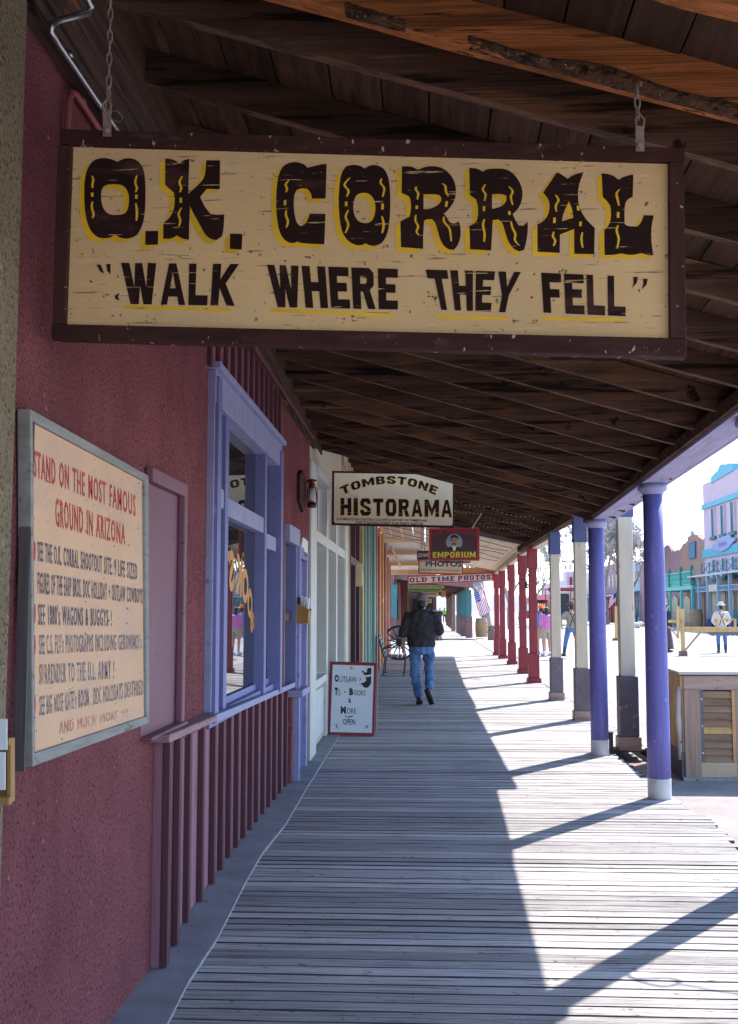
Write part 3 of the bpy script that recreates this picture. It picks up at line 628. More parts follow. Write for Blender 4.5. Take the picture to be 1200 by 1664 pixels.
def smoothloop(l, corner=38):
    # one pass of corner cutting where the outline bends gently
    out = []; n = len(l)
    for i in range(n):
        p = Vector(l[i-1]); q = Vector(l[i]); r_ = Vector(l[(i+1) % n])
        a = (q-p).angle(r_-q) if (q-p).length > 1e-6 and (r_-q).length > 1e-6 else 0
        if math.degrees(a) < corner:
            out += [tuple(q+(p-q)*.25), tuple(q+(r_-q)*.25)]
        else: out.append(tuple(q))
    return out
by = MB(); bk = MB()
for o_, hs in LET:
    o2 = smoothloop(o_); h2 = [smoothloop(h_, 60) for h_ in hs]
    sh = lambda l, dx, dy: [(x+dx, y+dy) for x, y in l]
    by.poly(sh(o2, -8, 6.5), [sh(h_, -8, 6.5) for h_ in h2], A(YS-.0012)); by.poly(sh(o2, -4, 3.2), [sh(h_, -4, 3.2) for h_ in h2], A(YS-.0016))
    bk.poly(o2, h2, A(YS-.0024))
SQ = [(120,240,4,[[(120,182),(128,210),(122,240),(124,262)],[(120,292),(122,318)],[(122,350),(118,390),(130,430),(122,458)],[(412,180),(400,225),(412,262),(402,290)],[(408,305),(408,332)],[(404,360),(412,420),(408,475)],
       [(706,185),(688,225),(700,260),(690,290)],[(697,325),(697,358)],[(702,390),(682,430),(694,475),(684,512)]]),
      (430,240,4,[[(160,210),(138,240),(148,265),(140,290)],[(135,340),(133,375)],[(142,405),(140,440),(154,480),(142,520)],[(556,195),(520,240),(548,280),(535,318)],[(532,350),(532,380)],[(546,405),(528,450),(546,500),(526,555)],[(762,200),(756,230),(780,265),(768,320)],[(768,362),(768,402)],[(764,445),(776,500),(766,555)]]),
      (640,240,5,[[(185,315),(180,340),(200,370),(192,420)],[(188,470),(188,498)],[(182,545),(176,590),(200,640),(186,680),(204,710)],[(395,290),(420,310),(425,355),(445,395)],[(432,435),(426,480)],[(408,560),(412,605),(455,660),(468,760)],
       [(745,298),(724,340),(748,380),(738,432)],[(735,475),(735,515)],[(738,580),(726,630),(740,700),(734,765)],[(938,315),(968,355),(952,400),(968,465)],[(940,515),(942,545)],[(955,600),(965,650),(990,700),(985,750),(1020,795)]]),
      (850,260,5,[[(265,282),(290,325),(268,370),(274,420)],[(258,468),(256,512)],[(252,582),(244,620),(264,655),(250,698)],[(448,372),(452,410)],[(470,500),(466,538)],[(484,588),(476,640),(486,712)],[(788,238),(762,270),(770,320),(782,372)],[(775,422),(773,470)],[(774,530),(762,575),(780,640),(766,715)]])]
for ox, oy, k, ls in SQ:
    for l in ls:
        pts = [(ox+x/k, oy+y/k) for x, y in l]
        if len(pts) > 2:   # smooth
            q = [];
            for i in range(len(pts)-1):
                for t_ in (0, .33, .66):
                    p0_ = Vector(pts[max(i-1, 0)]); p1_ = Vector(pts[i]); p2_ = Vector(pts[i+1]); p3_ = Vector(pts[min(i+2, len(pts)-1)])
                    q.append(tuple(.5*((2*p1_)+(p2_-p0_)*t_+(2*p0_-5*p1_+4*p2_-p3_)*t_*t_+(3*p1_-p0_-3*p2_+p3_)*t_**3)))
            pts = q+[pts[-1]]
        n = len(pts); Lf = []; Rt = []
        for i, (x, y) in enumerate(pts):
            wd = 2.0*(.55+.45*math.sin(PI*(i+.5)/n)) if n > 2 else 2.1
            Lf.append((x-wd, y)); Rt.append((x+wd, y))
        for i in range(n-1):
            by.add([P(*Lf[i], YS-.0032), P(*Rt[i], YS-.0032), P(*Rt[i+1], YS-.0032), P(*Lf[i+1], YS-.0032)], [[0, 1, 2, 3]])
# lower line: hand-cut block capitals
BF = {'W': [(0,1),(.24,1),(.33,.42),(.40,1),(.60,1),(.68,.42),(.76,1),(1,1),(.82,0),(.57,0),(.5,.45),(.43,0),(.18,0)],
      'A': [(.36,1),(.64,1),(1,0),(.74,0),(.68,.2),(.32,.2),(.26,0),(0,0)], 'L': [(0,1),(.36,1),(.36,.24),(1,.24),(1,0),(0,0)],
      'K': [(0,1),(.32,1),(.32,.62),(.66,1),(1,1),(.55,.53),(1,0),(.66,0),(.32,.42),(.32,0),(0,0)],
      'H': [(0,1),(.34,1),(.34,.62),(.66,.62),(.66,1),(1,1),(1,0),(.66,0),(.66,.40),(.34,.40),(.34,0),(0,0)],
      'E': [(0,1),(1,1),(1,.78),(.40,.78),(.40,.62),(.88,.62),(.88,.41),(.40,.41),(.40,.22),(1,.22),(1,0),(0,0)],
      'F': [(0,1),(1,1),(1,.77),(.40,.77),(.40,.60),(.88,.60),(.88,.39),(.40,.39),(.40,0),(0,0)],
      'T': [(0,1),(1,1),(1,.78),(.68,.78),(.68,0),(.34,0),(.34,.78),(0,.78)],
      'Y': [(0,1),(.34,1),(.52,.62),(.70,1),(1,1),(.68,.42),(.68,0),(.34,0),(.34,.42)],
      'R': [(0,1),(.74,1),(.94,.88),(.94,.58),(.76,.46),(1,0),(.66,0),(.46,.42),(.36,.42),(.36,0),(0,0)]}
BH = {'A': [[(.5,.78),(.61,.40),(.39,.40)]], 'R': [[(.36,.80),(.58,.80),(.64,.74),(.64,.66),(.58,.61),(.36,.61)]]}
BF.update({'I': [(0,0),(0,1),(1,1),(1,0)], 'M': [(0,0),(0,1),(.26,1),(.5,.45),(.74,1),(1,1),(1,0),(.75,0),(.75,.55),(.5,.04),(.25,.55),(.25,0)],
      'N': [(0,0),(0,1),(.32,1),(.70,.42),(.70,1),(1,1),(1,0),(.68,0),(.30,.58),(.30,0)], 'O': [(.22,0),(0,.22),(0,.78),(.22,1),(.78,1),(1,.78),(1,.22),(.78,0)],
      'S': [(.2,0),(0,.18),(0,.34),(.32,.34),(.36,.22),(.62,.22),(.66,.30),(.62,.38),(.18,.50),(.02,.64),(.02,.84),(.2,1),(.8,1),(.97,.84),(.97,.68),(.66,.68),(.62,.78),(.38,.78),(.35,.70),(.40,.62),(.82,.50),(1,.36),(1,.16),(.8,0)],
      'B': [(0,0),(0,1),(.74,1),(.94,.86),(.94,.64),(.82,.52),(1,.38),(1,.14),(.78,0)], 'D': [(0,0),(0,1),(.68,1),(1,.74),(1,.26),(.68,0)], 'P': [(0,0),(0,1),(.76,1),(1,.84),(1,.52),(.76,.38),(.36,.38),(.36,0)],
      'U': [(0,1),(.34,1),(.34,.28),(.44,.2),(.56,.2),(.66,.28),(.66,1),(1,1),(1,.2),(.78,0),(.22,0),(0,.2)]})
BH.update({'O': [(.36,.22),(.33,.3),(.33,.70),(.36,.78),(.64,.78),(.67,.70),(.67,.30),(.64,.22)], 'B': [[(.34,.80),(.58,.80),(.62,.72),(.58,.62),(.34,.62)], [(.34,.42),(.60,.42),(.66,.31),(.60,.20),(.34,.20)]], 'D': [[(.34,.80),(.56,.80),(.67,.66),(.67,.34),(.56,.20),(.34,.20)]], 'P': [[(.36,.80),(.60,.80),(.66,.72),(.66,.63),(.60,.57),(.36,.57)]]})
BH['O'] = [BH['O']]
def blkfn(mb, word, fn, slab=0, wdx=None):
    wd = {'M': 1.35, 'I': .40, 'L': .78, 'E': .82, 'T': .95, 'W': 1.35}; wd.update(wdx or {})
    if slab: wd['I'] = .55
    ws_ = [wd.get(c_, 1.0) for c_ in word]; gap = .22 if not slab else .34; tot = sum(ws_)+gap*(len(word)-1); x = 0
    for c_, w_ in zip(word, ws_):
        pts = BF[c_]
        if slab and c_ == 'I': pts = [(.15,0),(.15,1),(.85,1),(.85,0)]
        def sub(l):     # subdivide long edges so arched letters bend
            o = []
            for i in range(len(l)):
                a, b_ = l[i], l[(i+1) % len(l)]; o.append(a)
                if abs(a[0]-b_[0]) > .45: o.append(((a[0]+b_[0])/2, (a[1]+b_[1])/2))
            return o
        f2 = lambda l: [((x+px*w_)/tot, py) for px, py in sub(l)]
        mb.poly(f2(pts), [f2(h_) for h_ in BH.get(c_, [])], fn)
        if slab:
            foot = {'T': [(.3, .7)], 'I': [(0, 1)], 'M': [(-.06, .30), (.70, 1.06)], 'H': [(-.06, .40), (.60, 1.06)], 'P': [(-.06, .46)], 'L': [(-.06, .4)], 'D': [(-.06, .3)], 'E': [(-.06, .3)]}.get(c_, [])
            for a, b_ in foot:
                for z0, z1 in (((0, .13),) if c_ in 'TPM' else ((0, .13), (.87, 1))): mb.add([fn((x+px*w_)/tot, py) for px, py in ((a-.1, z0), (b_+.1, z0), (b_+.1, z1), (a-.1, z1))], [[0, 1, 2, 3]])
        x += w_+gap
def blk(word, tl, tr, br, bl):
    fn = quadfn(tl, tr, br, bl, A(YS-.002)); wd = {'W': 1.35, 'L': .78, 'F': .85, 'E': .85, 'T': .95}
    ws_ = [wd.get(c_, 1.0) for c_ in word]; gap = .13; tot = sum(ws_)+gap*(len(word)-1); x = 0
    for c_, w_ in zip(word, ws_):
        f2 = lambda l: [((x+px*w_)/tot, py) for px, py in l]
        bk.poly(f2(BF[c_]), [f2(h_) for h_ in BH.get(c_, [])], fn); x += w_+gap
blk('WALK', (197, 427), (389, 429), (382, 497), (203, 494)); blk('WHERE', (434, 430), (647, 437), (647, 503), (443, 499))
blk('THEY', (692, 438), (847, 442), (831, 508), (708, 503)); blk('FELL', (880, 443), (1017, 449), (1017, 514), (884, 508))
for pts in ([(157,430),(164,430),(170,445),(163,441)], [(173,429),(180,429),(180,446),(175,440)], [(1030,450),(1037,450),(1035,460),(1028,468),(1030,460)], [(1046,453),(1053,453),(1051,463),(1043,470),(1046,462)], [(190,478),(195,477),(192,482),(195,488),(188,486),(187,481)]):
    bk.poly(pts, [], A(YS-.002))
for x0, y0, x1, y1 in ((203,496,376,500.5), (440,501,640,510), (707,511,826,515.5), (881,515,1011,517)):
    by.prism([P(x0, y0, YS-.0012), P(x1, y1, YS-.0012), P(x1, y1+5.2, YS-.0012), P(x0, y0+5.5, YS-.0012)], (0, .001, 0))
by.build('lettering_shadow', 'yellow', big, recalc=False); bk.build('lettering', 'ink', big, recalc=False)
def chain(par, p, q, r=.012, n=None, wr=.0022):
    p = Vector(p); q = Vector(q); d = q-p; n = n or max(2, int(d.length/(r*2.6))); b = MB(); dn = d.normalized()
    for i in range(n):
        c_ = p+d*((i+.5)/n); s1 = Vector((1, 0, 0)) if i % 2 else Vector((0, 1, 0)); hl = d.length/n*.62
        s1 = Matrix.Rotation(random.uniform(-.3, .3), 3, 'Z') @ s1
        b.tube([c_+dn*(hl*math.sin(t_))+s1*(r*.55*math.cos(t_)) for t_ in [2*PI*k/12 for k in range(12)]], wr, 6, closed=True)
    return b.build('chain', 'rust', par, smooth=True)
chain(big, P(181, -40, YS), P(176, 178, YS), .014, wr=.0030)
chain(big, P(1035, 138, YS), P(1037, 194, YS), .014, wr=.0032)
for u, v in ((174, 198), (1040, 222)):
    b = MB(); c0 = P(u, v-16, YS-.03); b.tube([P(u-5, v-14, YS-.01), P(u-7, v-28, YS-.01), P(u, v-36, YS-.01), P(u+7, v-28, YS-.01), P(u+6, v-14, YS-.01)], .004, 8)
    b.hexa([P(u-7, v-18, YS-.036), P(u+7, v-18, YS-.036), P(u+7.5, v+24, YS-.036), P(u-6.5, v+24, YS-.036)], [P(u-7, v-18, YS-.027), P(u+7, v-18, YS-.027), P(u+7.5, v+24, YS-.027), P(u-6.5, v+24, YS-.027)])
    b.tube([P(u+1, v+14, YS-.045), P(u+1, v+14, YS-.03)], .009, 8); b.build('hanger', 'rust', big, bevel=.002)
b = MB(); b.tube([P(182, 180, YS-.01), P(192, 181, YS-.01), P(200, 190, YS-.01), P(195, 199, YS-.01), P(182, 193, YS-.01)], .0022, 6); b.build('wire_loop', 'rust', big, smooth=True)

# ================================================================== PEACH NOTICE BOARD
XB = -1.13
nb = thing('notice_board', 'peach notice board with red and black lettering in a grey frame on maroon stucco', 'sign board', PX(140, 970, XB))
B = lambda x: (lambda u, v: PX(u, v, x))
oc = [(50, 664), (242, 773), (243.5, 1175), (54, 1246)]; ic = [(54, 684), (236, 782), (239, 1164), (57.5, 1224)]
def bq(pts, m, x=XB, d=-.04, name='frame', bev=.003):
    b = MB(); b.prism([PX(u, v, x) for u, v in pts], (d, 0, 0)); return b.build(name, m, nb, bevel=bev)
bq([ic[0], ic[1], ic[2], ic[3]], 'peach', XB-.012, -.02, 'panel', 0)
for i in range(4): j = (i+1) % 4; bq([oc[i], oc[j], ic[j], ic[i]], 'edge_grey')
yb0 = PX(50, 990, XB).y; z0_ = PX(54, 1246, XB).z; z1_ = PX(50, 664, XB).z
b = MB(); b.box(-1.166, yb0-.012, z0_-.004, XB-.001, yb0-.001, z1_-.003); b.build('side_strip', 'edge_brown', nb, bevel=.002)
b = MB(); b.hexa([PX(236.5, 783, XB-.011), PX(238.3, 784, XB-.011), PX(240.5, 1163, XB-.011), PX(238, 1163, XB-.011)], [PX(236.5, 783, XB-.008), PX(238.3, 784, XB-.008), PX(240.5, 1163, XB-.008), PX(238, 1163, XB-.008)]); b.build('inner_bead', 'pine', nb)
lines = [('STAND ON THE MOST FAMOUS', (56, 731), (220.7, 804.5), (221, 840), (56, 775), 'board_red', .012),
 ('GROUND IN ARIZONA', (90.5, 808), (204, 852), (204, 886), (91.4, 856), 'board_red', .012),
 ('SEE THE O.K. CORRAL SHOOTOUT SITE: 9 LIFE SIZED', (61.5, 879), (223.5, 916), (223.5, 943), (62, 912), 'board_ink', .012),
 ('FIGURES OF THE EARP BROS. DOC HOLLIDAY + OUTLAW COWBOYS', (62, 929), (232, 957), (232, 981), (62, 965), 'board_ink', .012),
 ("SEE 1880's WAGONS & BUGGYS !", (62.6, 980), (182, 990), (182, 1018), (63, 1016), 'board_ink', .012),
 ("SEE C.S. FLY's PHOTOGRAPHS INCLUDING GERONIMO's", (64, 1030), (230, 1029.8), (230, 1055), (64.8, 1064), 'board_ink2', .008),
 ('SURRENDER TO THE U.S. ARMY !', (64.8, 1079), (186, 1073), (186, 1103), (65, 1113), 'board_ink2', .008),
 ("SEE BIG NOSE KATE's ROOM . DOC HOLLIDAYS DEATHBED", (65, 1130), (233, 1103), (233, 1129), (65, 1164), 'board_ink2', .008),
 ('AND MUCH MORE !!!', (97.5, 1172.7), (208, 1151), (208, 1164), (97.5, 1193), 'board_faded', .0)]
for i, (s_, tl, tr, br, bl, m, bo) in enumerate(lines):
    b = MB(); write(b, s_, quadfn(tl, tr, br, bl, B(XB-.0105)), bo, res=2, sp=1.22); b.build('lettering', m, nb, recalc=False)
b = MB()
for v in (896, 998, 1049, 1148):
    c_ = PX(56.3, v, XB-.0108); b.add([c_+Vector((0, .011*math.cos(a_), .030*math.sin(a_))) for a_ in [2*PI*k/14 for k in range(14)]], [list(range(14))])
b.build('bullet_dots', 'board_red', nb, recalc=False)

t = thing('iron_bracket', 'thin iron ring on the nearest purple column, seen only as a looped shadow', 'bracket', (2.1, 6.1, 2.0))
b = MB(); b.tube([(2.13+.085*math.cos(a), 6.30-.02*math.cos(a), 2.0+.05*math.sin(a)+.02*math.sin(2*a)) for a in [2*PI*k/16 for k in range(16)]], .008, 6, closed=True); b.tube([(2.03, 6.42, 2.03), (2.08, 6.33, 2.04)], .009, 6); b.tube([(2.20, 6.27, 1.98), (2.32, 6.16, 1.95), (2.58, 5.98, 1.9)], .006, 6); b.build('ring', 'rust', t)
# lantern, flyer, brochure boxes
yl_ = 10.35
lt = thing('wall_lantern', 'red oil lantern wall lamp on a dark pointed bracket board', 'wall lamp', (-1.1, yl_, 2.6))
b = MB(); b.prism([(-1.178, 9.90, 2.80), (-1.178, 10.15, 2.87), (-1.178, 10.42, 2.80), (-1.178, 10.42, 2.55), (-1.178, 10.2, 2.47), (-1.178, 9.90, 2.56)], (.03, 0, 0)); b.build('back_board', 'sign_frame', lt, bevel=.004)
cx, cz = -1.085, 2.53
k_ = .72
def lz(l): return [(r_*k_, z_*k_) for r_, z_ in l]
b = MB(); b.lathe((cx, yl_, cz), lz([(.055, 0), (.062, .01), (.062, .055), (.04, .07), (.03, .085)]), 20); b.lathe((cx, yl_, cz+.26*k_), lz([(.03, 0), (.045, .02), (.04, .06), (.028, .09), (.07, .10), (.072, .112), (.02, .13)]), 20)
for sx in (-1, 1): b.tube([(cx+sx*.055*k_, yl_, cz+.03*k_), (cx+sx*.066*k_, yl_, cz+.15*k_), (cx+sx*.05*k_, yl_, cz+.28*k_)], .006, 8)
b.build('body', 'lamp_red', lt, smooth=True)
b = MB(); b.lathe((cx, yl_, cz+.085*k_), lz([(.028, 0), (.05, .04), (.054, .08), (.042, .13), (.028, .175)]), 20); b.build('globe', 'lampglass', lt, smooth=True)
b = MB(); b.tube([(-1.15, yl_, cz+.34*k_), (cx, yl_, cz+.36*k_)], .006, 8); b.build('arm', 'lamp_red', lt)
fy = thing('paper_notice', 'tilted white paper notice in a holder above the lavender side door', 'notice', P(493, 889, 10.2))
b = MB(); b.prism([P(491, 873, 10.15), P(499, 880, 10.3), P(498, 904, 10.3), P(487, 897, 10.1)], (.012, 0, 0)); b.build('sheet', 'paper', fy)
b = MB(); b.prism([P(488, 893, 10.09), P(498, 900, 10.29), P(497.5, 904.5, 10.29), P(487, 897.8, 10.09)], (.018, -.004, 0)); b.build('holder', 'pinkpanel', fy)
bb = thing('brochure_box', 'brown wooden brochure box full of leaflets on the lavender door jamb', 'box', (-1.07, 9.8, 1.5))
y_ = 9.7; q1 = P(484, 986, y_); q2 = P(500, 985, y_)
b = MB()
def zz(v): return P(490, v, y_).z
b.prism([(-1.155, y_, zz(980)), (-1.04, y_, zz(990)), (-1.05, y_, zz(1013)), (-1.155, y_, zz(1013))], (0, .012, 0)); b.prism([(-1.155, y_+.23, zz(980)), (-1.04, y_+.23, zz(990)), (-1.05, y_+.23, zz(1013)), (-1.155, y_+.23, zz(1013))], (0, .012, 0))
b.box(-1.056, y_+.012, zz(1013), -1.044, y_+.23, zz(992)); b.box(-1.155, y_+.012, zz(1013), -1.056, y_+.23, zz(1013)+.012)
b.build('tray', 'boxwood', bb)
for i in range(7):
    b = MB(); x = -1.14+i*.013; h_ = zz(974)+random.uniform(-.05, .03); b.prism([(x, y_+.02, zz(1005)), (x+.004, y_+.02, zz(1005)), (x+.01+.02*(i-3)*.2, y_+.02, h_), (x+.02*(i-3)*.2, y_+.02, h_)], (0, .1+.02*(i % 3), 0)); b.build('leaflet', 'black' if i < 2 else 'paper', bb)
bb = thing('leaflet_rack', 'wooden leaflet rack with white flyers on the tan stucco corner at the left edge', 'leaflet rack', (-1.09, 2.7, 1.2))
def rk(u0, v0, u1, v1, m, Y, name, d=.02):
    b = MB(); b.prism([P(u0, v0, Y), P(u1, v0, Y), P(u1, v1, Y), P(u0, v1, Y)], (0, d, 0)); return b.build(name, m, bb, bevel=.002)
rk(-20, 1200, 15, 1212, 'boxwood', 2.80, 'rail'); rk(-20, 1296, 15, 1309, 'boxwood', 2.74, 'rail'); rk(11, 1200, 18, 1305, 'boxwood', 2.81, 'side', .03); rk(-20, 1205, 12, 1303, 'boxwood', 2.84, 'back', .01)
rk(-20, 1168, 12, 1219, 'paper', 2.775, 'flyer', .004); rk(-20, 1222, 9, 1284, 'paper', 2.77, 'flyer', .004)
# ================================================================== SHOPS FURTHER ALONG THE LEFT
XL = -1.21
def U(u, x=XL): return DX(u, x)
def bld(name, label, y): return thing(name, label, 'shop', (XL, y, 0))
# cream and white shop
t = bld('white_shopfront', 'white shopfront with amber transom blinds just past the maroon building', 13)
b = MB(); b.box(-1.6, 11.025, .0, XL, 11.45, 4.2); b.box(-1.6, 11.45, 3.1, XL-.03, 16.9, 4.2); b.box(-1.6, 11.45, 0, XL-.02, 13.1, .74); b.box(-1.6, 14.55, 0, XL-.02, 16.1, .74); b.box(-1.6, 16.1, 0, XL, 16.9, 4.2)
b.build('wall', 'cream', t)
slab('pilaster', 11.03, 11.62, .02, 3.1, XL+.001, XL+.05, 'white', t); slab('pilaster', 16.1, 16.5, .02, 3.1, XL+.001, XL+.04, 'white', t)
slab('cornice', 11.5, 16.9, 3.02, 3.1, XL-.1, XL+.07, 'white', t); slab('transom_rail', 11.62, 16.1, 2.30, 2.42, XL-.12, XL+.03, 'white', t)
slab('plinth', 11.62, 13.1, .70, .78, XL-.1, XL+.04, 'white', t); slab('plinth', 14.6, 16.1, .70, .78, XL-.1, XL+.04, 'white', t)
slab('base_panel', 11.7, 13.0, .1, .64, XL-.05, XL-.0, 'white', t); slab('base_panel', 14.7, 16.0, .1, .64, XL-.05, XL-.0, 'white', t)
for ya, yb in ((11.62, 13.12), (13.30, 14.55), (14.72, 16.1)):
    wi = slab('window' if ya != 13.30 else 'door', ya, ya+.07, .78 if ya != 13.30 else .03, 2.30, XL-.12, XL+.02, 'white', t)
    slab('pane', ya+.07, yb-.03, .80 if ya != 13.30 else .06, 2.29, XL-.11, XL-.10, 'glass', wi, 0)
    slab('blind', ya+.07, yb-.05, 2.42, 3.02, XL-.09, XL-.08, 'tanpane', wi, 0)
    slab('stile', yb-.03, yb+.17, .03, 3.02, XL-.12, XL+.025, 'white', t)
# ochre and dark shop
t = bld('ochre_shopfront', 'ochre shopfront with tall dark doors beyond the white shop', 19)
b = MB(); b.box(-1.7, 16.91, 0, XL, 17.5, 4.1); b.box(-1.7, 17.5, 3.2, XL, 21.7, 4.1); b.box(-1.7, 21.2, 0, XL, 21.7, 3.2); b.build('wall', 'yellowframe', t)
slab('transom_rail', 17.5, 21.2, 2.30, 2.42, XL-.15, XL+.02, 'slate', t); 
for k in range(3):
    ya = 17.5+k*1.23; slab('frame', ya, ya+.12, .02, 3.2, XL-.15, XL+.01, 'signdark', t); slab('transom_pane', ya+.12, ya+1.23, 2.42, 3.15, XL-.12, XL-.1, 'yellowframe', t)
    dd = slab('door', ya+.12, ya+1.23, .02, 2.30, XL-.14, XL-.10, 'signdark', t); slab('pane', ya+.3, ya+1.05, .9, 2.1, XL-.101, XL-.095, 'glass', dd, 0)
slab('hung_card', 18.9, 19.0, 1.95, 2.35, XL+.0, XL+.12, 'hist_cream', t)
# sage green shop
t = bld('sage_shopfront', 'sage green shopfront of narrow pilasters past the ochre shop', 24)
b = MB(); b.box(-1.7, 21.71, 0, XL-.08, 26.5, 4.0); b.build('wall', 'green', t)
for k, ya in enumerate((21.75, 22.6, 23.8, 25.2, 26.1)): slab('pilaster', ya, ya+.32, .02, 3.6, XL-.08, XL+.03+.02*(k % 2), 'green', t)
for ya in (22.95, 24.2): slab('window', ya, ya+.9, .8, 2.6, XL-.079, XL-.06, 'darkglass', t)
t = bld('orange_shopfront', 'orange shopfront with crimson door frames at the end of the row', 31)
b = MB(); b.box(-1.7, 26.51, 0, XL-.08, 37.0, 4.1); b.build('wall', 'orange', t)
for k, ya in enumerate((26.6, 28.4, 30.6, 33.0, 35.6)): slab('pilaster', ya, ya+.5, .02, 3.7, XL-.08, XL+.05, ['brown2', 'orange', 'orange', 'brown2', 'orange'][k], t)
for k, ya in enumerate((27.4, 31.4, 36.4)): slab('door_frame', ya, ya+.35, .02, 3.4, XL-.08, XL+.07, 'redpaint', t)
for ya in (29.2, 33.8): slab('window', ya, ya+1.2, .8, 2.6, XL-.079, XL-.06, 'darkglass', t)
# side wall band for the white cross street, seen through the gap
t = thing('corner_store', 'dark red corner store with a teal pillar across the side street', 'shop', (-1.6, 60, 0))
b = MB(); b.box(-9, 57.3, 0, -1.62, 70, 3.9); b.build('wall', 'brown', t)
slab('window', 58.2, 60.5, .9, 2.5, -1.62, -1.60, 'darkglass', t); slab('window', 62, 66.5, .9, 2.5, -1.62, -1.60, 'glass', t); b = MB(); b.box(-4.2, 57.26, .8, -2.2, 57.3, 2.5); b.build('window', 'glass', t)
b = MB(); b.box(-1.75, 57.0, .0, -1.45, 57.3, 1.1, 1); b.box(-1.75, 57.0, 1.1, -1.45, 57.3, 2.85, 0); b.build('pillar', ['teal', 'brown'], t)
for i, (lab, m, ya, yb_) in enumerate((('tan brown shopfront beyond the corner store', 'brown2', 70.1, 82), ('terracotta shopfront deep in the far arcade', 'orangewall', 82.1, 95), ('cream shopfront at the end of the far arcade', 'cream', 95.1, 111))):
    t = thing('arcade_shop', lab, 'shop', (-1.6, ya, 0), 'shops of the far arcade')
    b = MB(); b.box(-9, ya, 0, -1.6, yb_, 3.9); b.build('wall', m, t)
    y = ya+.5
    while y < yb_-2: slab('window', y, y+1.7, .8, 2.5, -1.6, -1.58, 'darkglass', t, 0); slab('pilaster', y+1.8, y+2.05, 0, 3.2, -1.6, -1.5, ['redpaint', 'brown', 'brown2'][i], t, 0); y += 2.9

# ================================================================== MIDDLE PORCHES
def post_sq(par, x, y, w_, segs, m0='beige'):
    first = None
    for k, (z0, z1, ww, m, nm) in enumerate(segs):
        b = MB(); b.hexa([(x-ww/2, y-ww/2, z0), (x+ww/2, y-ww/2, z0), (x+ww/2, y+ww/2, z0), (x-ww/2, y+ww/2, z0)], [(x-ww/2, y-ww/2, z1), (x+ww/2, y-ww/2, z1), (x+ww/2, y+ww/2, z1), (x-ww/2, y+ww/2, z1)])
        o = b.build(nm, m, par if first is None else first, bevel=.008)
        if first is None: first = o
    return first
por = thing('middle_porch', 'dark porch roof on beige posts with slate feet, beyond the purple columns', 'porch roof', (2.3, 18, 0))
def r2(x, y): return 3.02+.24*(2.35-x)+.006*(y-12)
k = 0; y = 12.25
while y < 25.6:
    b = MB(); xa, xb = -1.25, 2.5
    b.hexa([(xa, y, r2(xa, y)), (xb, y, r2(xb, y)), (xb, y+.05, r2(xb, y)), (xa, y+.05, r2(xa, y))], [(xa, y, r2(xa, y)+.14), (xb, y, r2(xb, y)+.14), (xb, y+.05, r2(xb, y)+.14), (xa, y+.05, r2(xa, y)+.14)])
    b.build('rafter', 'rafter', por); y += .61
b = MB()
for i in range(16):
    x = -1.3+i*.245; x2 = x+.235
    b.hexa([(x, 12.0, r2(x, 12)+.143), (x2, 12.0, r2(x2, 12)+.143), (x2, 25.75, r2(x2, 25.75)+.143), (x, 25.75, r2(x, 25.75)+.143)], [(x, 12.0, r2(x, 12)+.17), (x2, 12.0, r2(x2, 12)+.17), (x2, 25.75, r2(x2, 25.75)+.17), (x, 25.75, r2(x, 25.75)+.17)], rnd=random.random())
b.build('roof_boards', 'deck', por)
b = MB(); b.hexa([(-1.3, 12, r2(-1.3, 12)+.175), (2.62, 12, r2(2.62, 12)+.175), (2.62, 25.75, r2(2.62, 25.75)+.175), (-1.3, 25.75, r2(-1.3, 25.75)+.175)], [(-1.3, 12, r2(-1.3, 12)+.19), (2.62, 12, r2(2.62, 12)+.19), (2.62, 25.75, r2(2.62, 25.75)+.19), (-1.3, 25.75, r2(-1.3, 25.75)+.19)]); b.build('roofing', 'slate', por)
b = MB(); b.box(2.2, 12.0, 2.90, 2.34, 25.6, 3.02); b.build('beam', 'rafter', por)
b = MB(); b.hexa([(2.52, 12.0, 2.98), (2.55, 12.0, 2.98), (2.55, 25.7, 3.05), (2.52, 25.7, 3.05)], [(2.52, 12.0, 3.16), (2.55, 12.0, 3.16), (2.55, 25.7, 3.24), (2.52, 25.7, 3.24)]); b.build('fascia', 'cream', por)
for x, y in ((2.286, 12.43), (2.212, 15.47), (2.266, 18.88)):
    post_sq(por, x, y, .2, [(.80 if y < 13 else .72, 2.50 if y > 13 else 2.60, .165, 'beige', 'post'), (2.50 if y > 13 else 2.60, 2.90, .19, 'navy', 'cap'), (.13, .80 if y < 13 else .72, .212, 'slate', 'base'), (-.02, .13, .25, 'oldwood_x', 'foot')])
por3 = thing('red_post_porch', 'cream ceilinged porch on crimson posts, beyond the dark one', 'porch roof', (2.4, 30, 0))
def r3(x, y): return 3.04-.014*(y-25.7)+.22*(2.45-x)
def ceil(xa, xb, ya, yb, nm):
    b = MB(); n = int((xb-xa)/.3)
    for i in range(n):
        x = xa+(xb-xa)*i/n; x2 = xa+(xb-xa)*(i+1)/n-.012; j = random.uniform(-.008, .008)
        b.hexa([(x, ya, r3(x, ya)+j), (x2, ya, r3(x2, ya)+j), (x2, yb, r3(x2, yb)+j), (x, yb, r3(x, yb)+j)], [(x, ya, r3(x, ya)+.05), (x2, ya, r3(x2, ya)+.05), (x2, yb, r3(x2, yb)+.05), (x, yb, r3(x, yb)+.05)])
    return b.build(nm, 'roof_cream', por3)
ceil(-1.25, 2.6, 25.78, 31.9, 'ceiling'); ceil(-.1, 2.6, 31.92, 38.1, 'ceiling')
